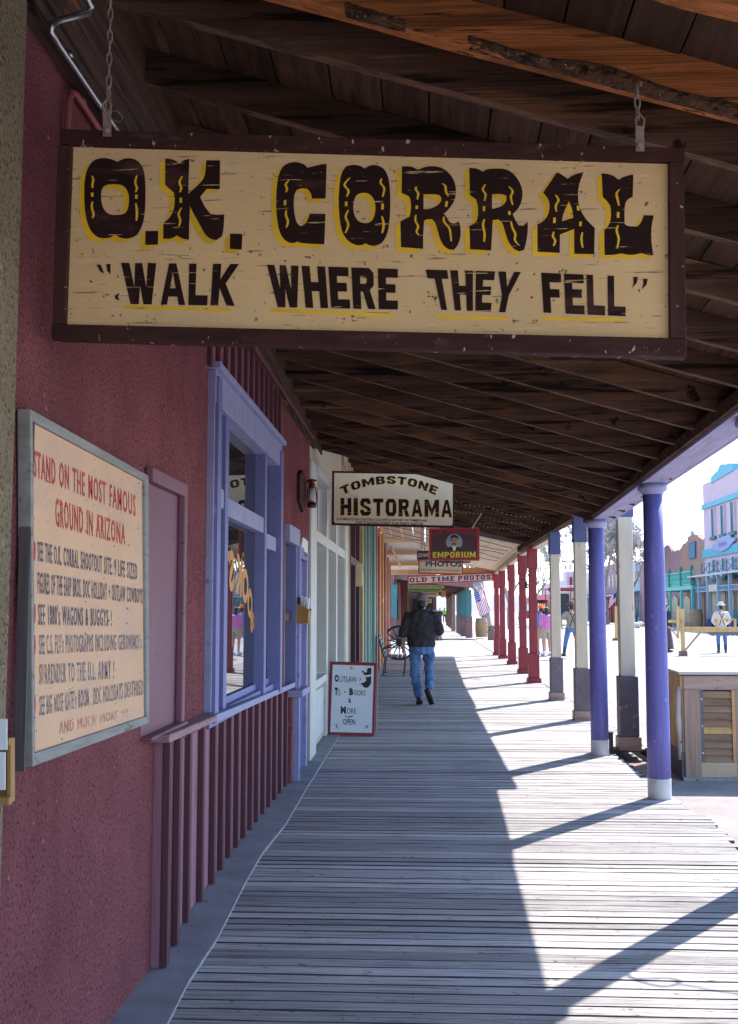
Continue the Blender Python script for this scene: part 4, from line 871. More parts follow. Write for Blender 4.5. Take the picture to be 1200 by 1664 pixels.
# corrugated part with tan joists
b = MB(); n = 60
def cz(y): return 3.80-(y-32)*.155
def cg(a, c_): x = -1.6+a*1.55; y = 32+c_*6; return (x, y, cz(y)+.012*math.sin(a*n*PI*.9))
b.grid(cg, n*3, 4); b.build('corrugated_sheet', 'corr', por3, smooth=True)
for y in (32.5, 34.3, 36.1):
    b = MB(); b.box(-1.5, y, cz(y)-.16, -.06, y+.1, cz(y)-.03); b.build('joist', 'joist', por3)
b = MB(); b.box(-1.6, 37.7, 2.76, 2.5, 37.85, 3.0); b.build('header', 'joist', por3)
b = MB(); b.bar((-1.0, 33.2, 3.45), (-.78, 35.5, 2.95), .06, .06); b.build('brace', 'joist', por3)
b = MB(); b.box(-1.3, 25.76, 3.02, 2.5, 25.775, 4.4); b.v = [Vector((p.x, p.y, min(p.z, r2(p.x, 25)+.2) if p.z > 3.5 else max(p.z, r3(p.x, 25.8)+.01))) for p in b.v]; b.build('gable_board', 'slate', por3)
b = MB(); b.hexa([(2.52, 25.72, 2.98), (2.56, 25.72, 2.98), (2.56, 38.1, 2.80), (2.52, 38.1, 2.80)], [(2.52, 25.72, 3.16), (2.56, 25.72, 3.16), (2.56, 38.1, 2.95), (2.52, 38.1, 2.95)]); b.build('fascia', 'cream', por3)
b = MB(); b.box(2.3, 19.5, 2.84, 2.48, 25.6, 2.9); b.hexa([(2.32, 25.62, 2.86), (2.46, 25.62, 2.86), (2.56, 38, 2.72), (2.42, 38, 2.72)], [(2.32, 25.62, 2.94), (2.46, 25.62, 2.94), (2.56, 38, 2.80), (2.42, 38, 2.80)]); b.build('beam', 'cream', por3)
for x, y, tz in ((2.318, 23.27, 2.92), (2.40, 26.6, 2.89), (2.47, 30.9, 2.85), (2.47, 34.5, 2.79), (2.45, 36.9, 2.76)):
    post_sq(por3, x, y, .2, [(.62, tz-.50, .165, 'redpaint', 'post'), (tz-.50, tz, .215, 'redpaint', 'cap'), (.10, .62, .225, 'redpaint', 'base'), (-.0, .10, .29, 'redpaint', 'foot')])
# wires under the cream ceiling
b = MB()
for k in range(5):
    y = 26.5+k*1.3; pts = [(x_, y+.2*math.sin(x_*2+k), r3(x_, y)-.02-.05*abs(math.sin(x_*2.2+k))) for x_ in [-1.1+.25*i for i in range(14)]]
    b.tube(pts, .008, 5)
b.build('wiring', 'wire', por3)
t = thing('string_lights', 'strings of tiny clear bulbs hung along the porch edge and rafters', 'string lights', (2.4, 20, 3))
b = MB(); bl = MB()
def lights(pts, n):
    m = len(pts)-1; out = []
    for i in range(m):
        a, c_ = Vector(pts[i]), Vector(pts[i+1])
        for k in range(n):
            f = k/n; p = a.lerp(c_, f); p.z -= .05*math.sin(PI*f); out.append(p)
    out.append(Vector(pts[-1])); b.tube(out, .006, 5)
    for p in out[1:]: bl.ball(p-Vector((0, 0, .025+.02*random.random())), .010, 6, 4)
lights([(2.50, 12.2+i*1.9, 2.99+.01*i) for i in range(14)], 9)
lights([(x_, 18.4, r2(x_, 18.4)-.03) for x_ in (.4, 1.1, 1.8, 2.4)], 9); lights([(x_, 20.2, r2(x_, 20.2)-.02) for x_ in (.3, 1.0, 1.8, 2.4)], 10); lights([(x_, 22, r2(x_, 22)-.02) for x_ in (.9, 1.7, 2.4)], 10)
b.build('wire', 'wire', t); bl.build('bulbs', 'bulb', t)['kind'] = 'stuff'

# ================================================================== HANGING SIGNS
def signobj(name, label, u, v, Y): return thing(name, label, 'sign', P(u, v, Y))
Yh = 13.0
t = signobj('hanging_sign', 'old cream sign with a clipped corner and brown arched lettering under the porch', 640, 810, Yh)
oh = [(540, 765), (695, 767.5), (739, 780), (738, 858), (539, 853)]
b = MB(); b.prism([P(u, v, Yh) for u, v in oh], (0, .06, 0)); b.build('frame', 'sign_frame', t, bevel=.005)
b = MB(); ih = [(543.5, 768.5), (694, 771), (736, 783), (736, 852), (733, 854), (545, 850), (543, 847)]; b.prism([P(u, v, Yh-.003) for u, v in ih], (0, .004, 0)); b.build('panel', 'hist_cream', t)
b = MB(); by = MB(); AH = lambda dx, dy, Y: (lambda u, v: P(u+dx, v+dy, Y))
for mb, dx, dy, yy_ in ((by, -1, .9, Yh-.0045), (b, 0, 0, Yh-.006)):
    blkfn(mb, 'TOMBSTONE', arcfn(0, 804.5, 557, 708, 12.5, 18.5, AH(dx, dy, yy_)))
    blkfn(mb, 'HISTORAMA', quadfn((554, 809), (735, 812.5), (735, 840.5), (554, 837), AH(dx, dy, yy_)))
write(b, 'A 30 MINUTE FASCINATING COLORFUL HISTORY OF TOMBSTONE', quadfn((547, 841), (694, 844), (694, 848), (547, 845.5), A(Yh-.006)), .02, res=1)
write(b, 'THE STARTING POINT FOR EVERY VISITOR', quadfn((578, 847), (688, 849.5), (688, 853.5), (578, 851.5), A(Yh-.006)), .02, res=1)
by.build('lettering_shadow', 'yellow', t, recalc=False); b.build('lettering', 'ink', t, recalc=False)
chain(t, P(556, 730, Yh+.02), P(562, 766, Yh+.02), .02, wr=.004); chain(t, P(733, 760, Yh+.02), P(734, 779, Yh+.02), .02, wr=.004)
Ye = 20.0
t = signobj('hanging_sign', 'maroon sign with a moustached portrait in an oval and yellow lettering, red frame', 738, 885, Ye)
b = MB(); b.prism([P(697.5, 858.5, Ye), P(779.5, 857, Ye), P(779.5, 911, Ye), P(697.5, 911.5, Ye)], (0, .06, 0)); b.build('frame', 'signred', t, bevel=.004)
b = MB(); b.prism([P(701, 862, Ye-.003), P(776, 860.5, Ye-.003), P(776, 907.5, Ye-.003), P(701, 908, Ye-.003)], (0, .004, 0)); b.build('panel', 'signdark', t)
b = MB(); write(b, "DOC HOLLIDAY'S", arcfn(0, 872, 702, 775, 6.5, 5.5, A(Ye-.006)), .03, res=2, sp=1.15); b.build('lettering', 'signred', t, recalc=False)
b = MB(); blkfn(b, 'EMPORIUM', quadfn((703.5, 897), (773.5, 896.5), (773.5, 906), (703.5, 906.5), A(Ye-.006))); b.build('lettering', 'signyellow', t, recalc=False)
b = MB(); ov = [(738.5+13.2*math.cos(a), 881+13.5*math.sin(a)) for a in [2*PI*k/28 for k in range(28)]]; b.poly([p for p in ov if p[1] < 893], [], A(Ye-.0045)); po = b.build('portrait', 'skyblue', t, recalc=False)
def pp(pts, m, dy, nm): b = MB(); b.poly(pts, [], A(Ye-dy)); b.build(nm, m, po, recalc=False)
pp([(726.5, 893), (728, 890), (735, 887.5), (742, 887.5), (749, 890), (751, 893)], 'black', .0055, 'coat'); pp([(734.5, 887), (742.5, 887), (739.5, 895.5), (738, 895.5)], 'whitep', .0065, 'shirt')
pp([(738.3+5.6*math.cos(a), 880+8.4*math.sin(a)) for a in [2*PI*k/20 for k in range(20)]], 'skin', .0075, 'face')
pp([(732, 876), (733, 871), (737, 869), (742, 869.5), (745, 873), (744.5, 878), (743.5, 875), (739, 873.2), (734, 874.5), (733, 879)], 'black', .0085, 'hair')
pp([(734.2, 884.5), (736.5, 882.6), (738.3, 883), (740.2, 882.6), (742.4, 884.5), (740, 885), (738.3, 884.4), (736.4, 885)], 'black', .0085, 'moustache')
pp([(735, 877.6), (737.2, 877.4), (737.2, 878.6), (735.2, 878.7)], 'black', .0085, 'eye'); pp([(739.6, 877.4), (741.8, 877.6), (741.6, 878.7), (739.6, 878.6)], 'black', .0085, 'eye')
b = MB(); b.prism([P(717, 912, Ye), P(765, 912, Ye), P(765, 914.6, Ye), P(717, 914.6, Ye)], (0, .05, 0)); b.build('lower_rail', 'black', t)
b = MB(); b.bar(P(768, 858, Ye), P(783, 834, Ye), .03, .03); b.bar(P(705, 858, Ye), P(705, 832, Ye), .02, .02); b.build('hanger', 'steel', t)
Yc = 21.5
t = signobj('hanging_sign', 'small maroon sign with the white letters SSW left of the portrait sign', 688, 902, Yc)
b = MB(); b.prism([P(678, 895, Yc), P(697, 894.5, Yc), P(697, 909.5, Yc), P(678, 909, Yc)], (0, .04, 0)); b.build('panel', 'signdark', t)
b = MB(); write(b, 'SSW', quadfn((680, 899), (696, 899), (696, 905.3), (680, 905.3), A(Yc-.003)), .01, res=2); b.build('lettering', 'whitep', t, recalc=False)
b = MB()
for u in (681, 685, 689, 693): b.tube([P(u+1.8*math.cos(a), 910.5+1.6*math.sin(a), Yc+.02) for a in [2*PI*k/10 for k in range(10)]], .008, 5, closed=True)
b.tube([P(686, 893, Yc+.02), P(686, 858, Yc+.02)], .008, 5); b.build('scroll', 'signred', t)
Yp = 25.0
t = signobj('hanging_sign', 'cream photos sign with a thin red frame below the portrait sign', 716, 920, Yp)
b = MB(); b.prism([P(680, 906, Yp), P(752.5, 906, Yp), P(752.5, 934, Yp), P(680, 932, Yp)], (0, .05, 0)); b.build('frame', 'signred', t)
b = MB(); b.prism([P(682, 908, Yp-.003), P(751, 908, Yp-.003), P(751, 932, Yp-.003), P(682, 930, Yp-.003)], (0, .004, 0)); b.build('panel', 'hist_cream', t)
b = MB(); write(b, 'PHOTOS', quadfn((692, 911.5), (751, 911.5), (751, 921.5), (692, 920.5), A(Yp-.006)), .04, res=2); b.build('lettering', 'signblue', t, recalc=False)
b = MB(); write(b, 'INSTANTANEOUS PORTRAITS', quadfn((684, 924), (749, 925.5), (749, 929.5), (684, 928), A(Yp-.006)), .01, res=1); b.build('lettering', 'slate', t, recalc=False)
b = MB(); b.bar(P(690, 906, Yp+.02), P(690, 868, Yp+.02), .02, .02); b.bar(P(744, 906, Yp+.02), P(744, 868, Yp+.02), .02, .02); b.build('hanger', 'steel', t)
Yo = 37.6
t = signobj('hanging_sign', 'long pink sign reading OLD TIME PHOTOS in blue slab letters', 732, 940, Yo)
b = MB(); b.prism([P(662.5, 936, Yo), P(801.5, 930, Yo), P(801.5, 944, Yo), P(662.5, 950, Yo)], (0, .06, 0)); b.build('frame', 'signred', t)
b = MB(); b.prism([P(664.5, 937.7, Yo-.003), P(799.5, 932, Yo-.003), P(799.5, 942.3, Yo-.003), P(664.5, 948.2, Yo-.003)], (0, .004, 0)); b.build('panel', 'signpink', t)
b = MB()
# slab letters: plain capitals plus short serif bars
segs_ = [('OLD', 666, 694), ('TIME', 701, 739), ('PHOTOS', 745, 798)]
for s_, ua, ub in segs_:
    f = lambda u: 939.2-(u-665)*.0425; h_ = 7.6
    blkfn(b, s_, quadfn((ua, f(ua)), (ub, f(ub)), (ub, f(ub)+h_), (ua, f(ua)+h_), A(Yo-.006)), 1)
b.build('lettering', 'signblue', t, recalc=False)
for i, (u0, u1, v0, v1, m, tx, ti, Y, lab) in enumerate(((663, 722, 950.5, 956, 'signgreen', 'NATIONAL INDIAN COLLECTIBLES', 'black', 59, 'yellow green strip sign over the mouth of the far arcade'),
        (663, 718, 956.5, 961.5, 'signgreen', 'AUTHENTIC INDIAN JEWELRY', 'black', 61, 'narrow strip sign reading authentic indian jewelry'),
        (684, 713, 962.5, 969.5, 'hist_cream', 'INDIAN JEWELRY', 'signdark', 66, 'small pale hanging sign beneath the strip signs'),
        (686, 702, 973.5, 980, 'hist_cream', 'OPEN', 'signdark', 90, 'tiny pale sign deepest in the far arcade'),
        (717, 725, 959, 970.5, 'orange', 'GIFTS', 'signyellow', 70, 'square orange sign near the far arcade posts'))):
    t = signobj('hanging_sign', lab, (u0+u1)/2, (v0+v1)/2, Y)
    b = MB(); b.prism([P(u0, v0, Y), P(u1, v0, Y), P(u1, v1, Y), P(u0, v1, Y)], (0, .06, 0)); b.build('panel', m, t)
    b = MB(); write(b, tx, quadfn((u0+2, v0+1.2), (u1-2, v0+1.2), (u1-2, v1-1.2), (u0+2, v1-1.2), A(Y-.01)), .02, res=1); b.build('lettering', ti, t, recalc=False)
# leaning shop board on the walk
Ys = 13.3
def AS(dy): return lambda u, v: P(u, v, Ys+.14*(1195-v)/120-dy)
t = thing('shop_board', 'white outlaw books shop board in a dark red frame leaning by the wall', 'sign board', P(570, 1196, Ys))
b = MB(); q_ = [(536.5, 1075), (612.5, 1077), (608.5, 1196.3), (532.3, 1195)]; b.prism([AS(0)(*p) for p in q_], (0, .03, 0)); b.build('frame', 'signred' if 0 else 'redpaint', t, bevel=.004)
b = MB(); b.prism([AS(.003)(*p) for p in [(541, 1080), (608, 1082), (604.6, 1191), (537, 1189.5)]], (0, .004, 0)); b.build('panel', 'boardblue', t)
b = MB(); f2 = AS(.006)
for s_, x0, y0, x1, y1, bo in (('O', 544, 1096, 551, 1108.5, .06), ('UTLAW', 552.5, 1099, 580, 1109, .0), ('T', 544, 1117, 549.5, 1130, .06), ('S', 550, 1120, 553.5, 1130, 0), ('.', 559.5, 1123, 562, 1126, .05), ('B', 568, 1118, 574.5, 1130, .06), ('OOKS', 576, 1121, 594.5, 1130.5, .0),
                          ('&', 566.5, 1134, 571, 1142.5, .03), ('M', 554, 1147.5, 562.5, 1160, .06), ('ORE', 564, 1150.5, 579, 1160, 0), ('OPEN', 557.5, 1168, 577.5, 1178, .01)):
    write(b, s_, quadfn((x0, y0), (x1, y0+.6), (x1, y1), (x0, y1-.4), f2), bo, res=2)
b.poly([(561, 1162), (564, 1164.5), (568, 1164), (574, 1162.5), (573, 1165), (568, 1165.3), (567.5, 1167.5), (566, 1165.5), (562, 1165)], [], f2)
for pts in ([(543,1175),(547,1180),(551,1184),(548,1183)], [(546,1177),(550,1178),(547,1179.5)], [(600,1176),(596,1181),(592,1185),(597,1182.5)], [(593,1180),(597,1178),(596,1180)], [(567,1088),(571,1085),(577,1088),(572,1086.5)], [(570,1084),(572,1082.5),(574,1084)]): b.poly(pts, [], f2)
# outlaw figure: brimmed hat, masked face, bandana and cape
b.poly([(588, 1090), (590, 1089.5), (594, 1093), (596, 1092.5), (597.5, 1086), (602, 1085), (604, 1087), (603.5, 1096), (597, 1097), (593, 1097), (590, 1094.5)], [(lambda l: l)([(590, 1091), (592.5, 1094.5), (590.5, 1093.5)])], f2)
b.poly([(594.5, 1099.5), (598, 1100.5), (603.5, 1098.5), (603.5, 1109), (602, 1113), (598, 1117.5), (592, 1117.5), (590, 1114.5), (586, 1110.5), (592, 1109), (595.5, 1106), (595, 1103)], [], f2)
b.poly([(585.5, 1101), (586.8, 1103), (585.5, 1106), (584, 1107), (585.2, 1104)], [], f2)
b.build('lettering', 'black', t, recalc=False)
b = MB(); b.prism([P(612.8, 1078, Ys+.16), P(613.3, 1078, Ys+.30), P(611.8, 1189, Ys+.30), P(609.5, 1190, Ys+.06)], (.01, 0, 0)); b.build('back_leg', 'pinkpanel', t)

# ================================================================== BENCH, WAGON WHEEL, BARREL, PLANTERS
t = thing('park_bench', 'bench with slatted back and thin iron legs against the orange shopfront', 'bench', (-.8, 25.6, 0))
y0, y1 = 25.3, 26.6
for k in range(5):
    f = k/4; b = MB(); x = -1.06+.03+.13*(1-f); b.bar((x-.03, y0, .48+.40*f), (x-.03, y1, .48+.40*f), .025, .075); b.build('back_slat', 'benchgreen', t, bevel=.004)
for k in range(5):
    b = MB(); x = -.90+k*.105; b.bar((x, y0, .44), (x, y1, .44), .085, .025); b.build('seat_slat', 'slate', t, bevel=.004)
for y in (y0+.08, y1-.08):
    for x in (-.93, -.45): 
        b = MB(); b.tube([(x, y, .43), (x-.02, y, .2), (x-.04, y, .0)], .014, 6); b.box(x-.10, y-.02, 0, x+.03, y+.02, .012); b.build('leg', 'black', t)
    b = MB(); b.tube([(-.95, y, .43), (-1.0, y, .6), (-1.08, y, .92)], .016, 6); b.tube([(-.98, y, .62), (-.8, y, .66), (-.5, y, .64), (-.45, y, .45)], .014, 6); b.build('arm_rest', 'black', t)
t = thing('wagon_wheel', 'dark wooden wagon wheel standing behind the bench', 'wagon wheel', (-.76, 33.5, 0))
cx, cy, cz_, R = -.78, 33.5, .52, .50
b = MB(); b.tube([(cx+R*math.cos(a), cy+.10*math.sin(a), cz_+R*math.sin(a)) for a in [2*PI*k/40 for k in range(40)]], .035, 8, closed=True); b.build('rim', 'black', t)
b = MB(); b.tube([(cx, cy-.12, cz_), (cx, cy+.12, cz_)], [.07, .08], 14); b.build('hub', 'black', t)
for k in range(14):
    a = 2*PI*(k+.5)/14; b = MB(); b.tube([(cx+.05*math.cos(a), cy, cz_+.05*math.sin(a)), (cx+R*.97*math.cos(a), cy+.1*math.sin(a), cz_+R*.97*math.sin(a))], [.022, .016], 6); b.build('spoke', 'black', t)
def barrel(x, y, z, r_, h_, lab):
    t = thing('barrel', lab, 'barrel', (x, y, z)); b = MB(); b.lathe((x, y, z), [(r_*.84, 0), (r_*.93, h_*.18), (r_, h_*.5), (r_*.93, h_*.82), (r_*.84, h_), (r_*.78, h_), (r_*.78, h_-.04)], 24); b.build('staves', 'barrel', t, smooth=True)
    for f, rr in ((.05, .865), (.25, .965), (.72, .975), (.94, .875)):
        b = MB(); b.lathe((x, y, z), [(r_*rr+.006, h_*f), (r_*rr+.012, h_*f+.05)], 24); b.build('hoop', 'rust', t)
p = PZ(783, 1035, -.05); barrel(p.x, p.y, -.05, .37, 1.08, 'brown oak barrel standing right of the teal arcade pillars')
p = PZ(1133, 1014, -.05); barrel(22.4, 22.4*1750/(1122-690), -.05, .6, 1.6, 'large dark barrel before the jade balcony shopfront')
t = thing('planter_box', 'small reddish planter box beside the barrel at the kerb', 'planter', (3.55, 57, -.05)); b = MB(); b.box(3.3, 56.5, -.05, 3.95, 57, .42); b.build('box', 'brown', t, bevel=.02)
b = MB()
for k in range(60): b.ball((3.62+random.uniform(-.3, .3), 56.75+random.uniform(-.2, .2), .45+random.uniform(0, .25)), .05, 5, 4)
b.build('plant', mat('leaf', (.08, .12, .05)), t)
t = thing('black_bin', 'small black box on the walk edge between the purple column and slate footed post', 'box', (1.99, 11.85, 0)); p = P(992, 1218, 11.9)
b = MB(); b.box(p.x-.035, 11.9, p.z, p.x+.035, 12.0, p.z+.17); b.build('body', 'black', t, bevel=.006); b = MB(); b.box(p.x-.04, 11.895, p.z+.17, p.x+.04, 12.005, p.z+.18); b.build('lid', 'black', t)

# ================================================================== WOODEN KIOSK at the right
kx, ky, kz = 2.6, PZ(1150, 1269, -.14).y, -.14
kt = P(1113, 1090, PZ(1150, 1269, -.14).y).z
t = thing('wooden_kiosk', 'weathered wooden kiosk counter with louvred shutter at the right edge', 'kiosk', (kx+.7, ky+.6, kz))
def fx(u): return P(u, 1180, ky).x
def fz(v): return P(1150, v, ky).z
def kb(u0, v0, u1, v1, m, y=0, d=.03, nm='board', bev=.003):
    b = MB(); b.box(fx(u0), ky+y, fz(v1), fx(u1), ky+y+d, fz(v0)); return b.build(nm, m, t, bevel=bev)
kb(1113, 1098, 1330, 1121, 'oldwood_x', 0, .03, 'top_rail'); kb(1113, 1121.3, 1139, 1265, 'oldwood', 0, .03, 'corner_board'); kb(1138.5, 1121.3, 1144.5, 1239, 'slate', .004, .03, 'hinge_strip')
sh = kb(1144.5, 1121.5, 1190.5, 1239, 'darkint', .04, .01, 'shutter')
for k in range(10):
    v = 1123+k*11.6; b = MB(); z1_, z0_ = fz(v), fz(v+11.6)
    b.hexa([(fx(1144.7), ky+.005, z0_), (fx(1190.3), ky+.005, z0_), (fx(1190.3), ky+.02, z0_), (fx(1144.7), ky+.02, z0_)], [(fx(1144.7), ky+.024, z1_-.004), (fx(1190.3), ky+.024, z1_-.004), (fx(1190.3), ky+.035, z1_-.004), (fx(1144.7), ky+.035, z1_-.004)])
    o = b.build('slat', 'pine' if k == 5 else 'louver', sh)
kb(1190.5, 1121.5, 1196.5, 1239, 'orange', 0, .03, 'shutter_stile'); kb(1138.5, 1239.3, 1196.5, 1263, 'ply', 0, .03, 'lower_panel'); kb(1196.7, 1121.5, 1225, 1263, 'oldwood', .002, .03, 'board'); kb(1225.3, 1121.5, 1330, 1263, 'louver', .004, .03, 'board')
kb(1108, 1263, 1330, 1270, 'edge_grey', -.025, .07, 'base_rail')
b = MB()
for v in (1136, 1180, 1224): b.ball((fx(1141.5), ky, fz(v)), .0085, 8, 6)
b.build('screws', 'whitep', t)
xr = fx(1330); yb = ky+1.35
# angled left side of yellow boards with peeled bark strips
sA = Vector((fx(1112.8), ky+.02, 0)); sB = Vector((P(1086, 1180, ky+1.0).x, ky+1.02, 0))
def side(f0, f1, z0, z1, m, off=0, nm='side_board'):
    a = sA.lerp(sB, f0); c_ = sA.lerp(sB, f1); n_ = Vector((-(sB-sA).y, (sB-sA).x, 0)).normalized()
    b = MB(); b.hexa([(a+n_*off).to_tuple()[:2]+(z0,), (c_+n_*off).to_tuple()[:2]+(z0,), (c_+n_*(off+.03)).to_tuple()[:2]+(z0,), (a+n_*(off+.03)).to_tuple()[:2]+(z0,)],
                     [(a+n_*off).to_tuple()[:2]+(z1,), (c_+n_*off).to_tuple()[:2]+(z1,), (c_+n_*(off+.03)).to_tuple()[:2]+(z1,), (a+n_*(off+.03)).to_tuple()[:2]+(z1,)]); b.build(nm, m, t, bevel=.003)
side(0, 1, fz(1120), fz(1098), 'pine', .0, 'top_rail'); side(0, .3, kz+.28, fz(1120), 'oldwood', -.01); side(.3, .65, kz+.28, fz(1120), 'pine', -.005); side(.65, 1, kz+.28, fz(1120), 'oldwood', -.01); side(0, 1, kz, kz+.28, 'slate', 0, 'base_board')
for f in (.04, .80):
    a = sA.lerp(sB, f); b = MB(); b.tube([(a.x-.035+.006*math.sin(z_*9+f*9), a.y, z_) for z_ in [kz+.2+.12*i for i in range(7)]], [.028, .03, .026, .034, .028, .033, .024], 8); b.build('bark_strip', 'barkwhite', t, smooth=True)
b = MB(); b.box(xr-.03, ky+.031, kz, xr, yb, kt-.03); b.box(sB.x+.06, yb-.03, kz, xr-.031, yb, kt-.03); b.build('back_boards', 'oldwood', t)
b = MB(); b.hexa([(sA.x-.06, ky-.06, kt-.035), (xr+.06, ky-.06, kt-.035), (xr+.06, yb+.05, kt-.035), (sB.x+.02, yb+.05, kt-.035), (sB.x-.06, sB.y, kt-.035)], [(sA.x-.06, ky-.06, kt-.005), (xr+.06, ky-.06, kt-.005), (xr+.06, yb+.05, kt-.005), (sB.x+.02, yb+.05, kt-.005), (sB.x-.06, sB.y, kt-.005)]); b.build('counter', 'grey_top', t, bevel=.004)
# ================================================================== FAR ARCADE beyond the side street
t = thing('far_arcade', 'far arcade roof on teal and brown pillars beyond the side street', 'porch roof', (2, 85, 0))
b = MB(); b.hexa([(-1.7, 58, 3.35), (2.6, 58, 2.82), (2.6, 111, 2.82), (-1.7, 111, 3.35)], [(-1.7, 58, 3.5), (2.6, 58, 3.0), (2.6, 111, 3.0), (-1.7, 111, 3.5)]); b.build('roof_boards', 'rafter', t)
b = MB(); b.hexa([(-1.7, 57.8, 3.18), (2.6, 57.8, 2.66), (2.6, 57.98, 2.66), (-1.7, 57.98, 3.18)], [(-1.7, 57.8, 3.55), (2.6, 57.8, 3.05), (2.6, 57.98, 3.05), (-1.7, 57.98, 3.55)]); b.build('front_fascia', 'brown', t)
for y in (64, 71, 79, 88, 98): b = MB(); b.hexa([(-1.6, y, 3.12), (2.5, y, 2.62), (2.5, y+.2, 2.62), (-1.6, y+.2, 3.12)], [(-1.6, y, 3.34), (2.5, y, 2.8), (2.5, y+.2, 2.8), (-1.6, y+.2, 3.34)]); b.build('tie_beam', 'brown', t)
b = MB(); b.box(2.2, 58, 2.62, 2.42, 111, 2.8); b.build('beam', 'brown', t)
for i, (x, y, ww, up, lo) in enumerate(((2.42, 59.2, .36, 'teal', 'brown'), (2.26, 62.8, .36, 'teal', 'brown'), (2.25, 67, .34, 'teal', 'slate'), (2.25, 71.5, .34, 'slate', 'slate'), (2.05, 77, .30, 'brown2', 'brown2'), (2.2, 82, .3, 'slate', 'brown'), (2.2, 88, .3, 'brown', 'brown'), (2.2, 95, .3, 'slate', 'brown'), (2.2, 103, .3, 'brown', 'brown'))):
    post_sq(t, x, y, ww, [(1.15, 2.62, ww*.82, up, 'pillar'), (.0, 1.15, ww, lo, 'base')])

t = thing('end_building', 'brown building closing the far end of the arcade behind the walkers', 'building', (-1, 112, 0))
b = MB(); b.box(-12, 112, 0, 1.25, 124, 5.5); b.build('wall', 'brown', t); slab('window', 1.9, 2.0, 0, .1, 0, .1, 'black', t, 0) if 0 else None
b = MB(); b.box(-1.2, 111.95, .9, .9, 112, 2.6); b.build('window', 'darkglass', t)
# ------------------------------------------------------------------ flags
def flag(label, corners, Y, pole, stars=True):
    t = thing('flag', label, 'flag', P(*corners[0], Y))
    a, c_, d, e = [Vector((u, v)) for u, v in corners]     # hoist-top, fly... a->c hoist edge (short), a->e length
    def pos(x, y):    # x along the length, y across the stripes
        p = (a*(1-x)+e*x)*(1-y)+(c_*(1-x)+d*x)*y
        return P(p.x, p.y, Y+.10*math.sin(7*y+2*x)+.05*math.sin(11*x))
    b = MB()
    for k in range(13):
        for i in range(14):
            x0, x1 = i/14, (i+1)/14; blue = k < 7 and x0 < .40
            b.add([pos(x0, k/13), pos(x1, k/13), pos(x1, (k+1)/13), pos(x0, (k+1)/13)], [[0, 1, 2, 3]], 2 if blue else (0 if k % 2 == 0 else 1))
    cl = b.build('cloth', ['flagred', 'flagwhite', 'flagblue'], t, smooth=True)
    if stars:
        b = MB()
        for r_ in range(5):
            for q in range(5): c0 = pos(.03+q*.08, (.6+r_*1.35)/13); b.add([c0+Vector((.022*math.cos(z_), -.02, .022*math.sin(z_))) for z_ in [2*PI*k/8 for k in range(8)]], [list(range(8))])
        b.build('stars', 'flagwhite', cl)
    b = MB(); b.tube([P(*pole[0], Y+.02), P(*pole[1], Y+.02)], .02, 6); b.build('pole', 'oldwood', t)
flag('striped flag hanging on a slanted pole beside the teal arcade pillar', [(769, 961), (786, 958), (797, 992), (781, 1003)][0:1]+[(785, 957.5), (797, 993), (780.5, 1003)], 57.5, ((764, 968), (790, 951)))
flag('small striped flag before the dark shops, between purple column and beige post', [(1003, 962), (1000, 978), (989, 990), (991, 971)], 95, ((1008, 950), (996, 968)), False)
# street lantern bracket on the red post
t = thing('street_lantern', 'small black lantern bracketed to the street side of the nearest red post', 'lantern', P(856, 950, 26.1)); b = MB()
b.hexa([P(853, 944, 26), P(857, 944, 26), P(857, 944, 26.15), P(853, 944, 26.15)], [P(852, 956, 26), P(858, 956, 26), P(858, 956, 26.15), P(852, 956, 26.15)]); b.build('cage', 'black', t)
b = MB(); b.bar(P(846, 942, 26.07), P(857, 942, 26.07), .03, .03); b.build('arm', 'black', t)

# ================================================================== OPPOSITE SIDE OF THE STREET (facades on x = 26)
XF = 26.0
def G(u, v, x=XF): return PX(u, v, x)
def fpoly(par, pts, m, nm, x=XF, d=.25, holes=()):      # polygon on the facade plane with real thickness towards +x
    b = MB(); b.prism([G(u, v, x) for u, v in pts], (d, 0, 0)); return b.build(nm, m, par)
def fbox(par, y0, y1, z0, z1, m, nm, x0=XF-.06, x1=XF, kids=None):
    b = MB(); b.box(x0, y0, z0, x1, y1, z1); return b.build(nm, m, par)
# pink three storey hall
yl = G(1145, 900).y
t = thing('pink_hall', 'tall pink plaster hall with turquoise bands and pediment across the street', 'building', (XF, 92, 0))
b = MB(); b.box(XF, 78, 0, 44, yl, 13.15); b.build('wall', 'pinkwall', t)
fpoly(t, [(1155, 785.5), (1155, 776), (1162, 768), (1166, 765), (1169, 757), (1172, 754), (1181, 754), (1183, 752.5), (1191, 752.5), (1192, 764)], 'cyan', 'pediment', XF-.1, .5)
fbox(t, 78, yl+.02, 10.75, 11.2, 'cyan', 'band', XF-.18); fbox(t, 78, yl+.02, 6.25, 7.0, 'cyan', 'band', XF-.18)
for (ua, ub) in ((1157.5, 1164), (1172.8, 1179.8), (1189, 1196.5), (1207, 1215)):
    ya, yb_ = G(ub, 850).y, G(ua, 850).y
    for z0, z1 in ((8.05, 10.6), (4.4, 5.95)):
        wn = fbox(t, ya, yb_, z0, z1, 'blueglass', 'window', XF-.03, XF+.01); fbox(t, ya-.1, ya+.02, z0, z1, 'pinkwall', 'jamb', XF-.2); fbox(wn, ya-.15, yb_+.15, z0-.3, z0-.02, 'teal', 'sill', XF-.25)
        fbox(wn, yb_-.18, yb_, z0, z1, 'teal', 'frame', XF-.08, XF-.03)
        for k in range(1, 5): zz_ = z0+(z1-z0)*k/5; fbox(wn, ya+.02, yb_-.19, zz_-.03, zz_+.03, 'teal', 'glazing_bar', XF-.06, XF-.03)
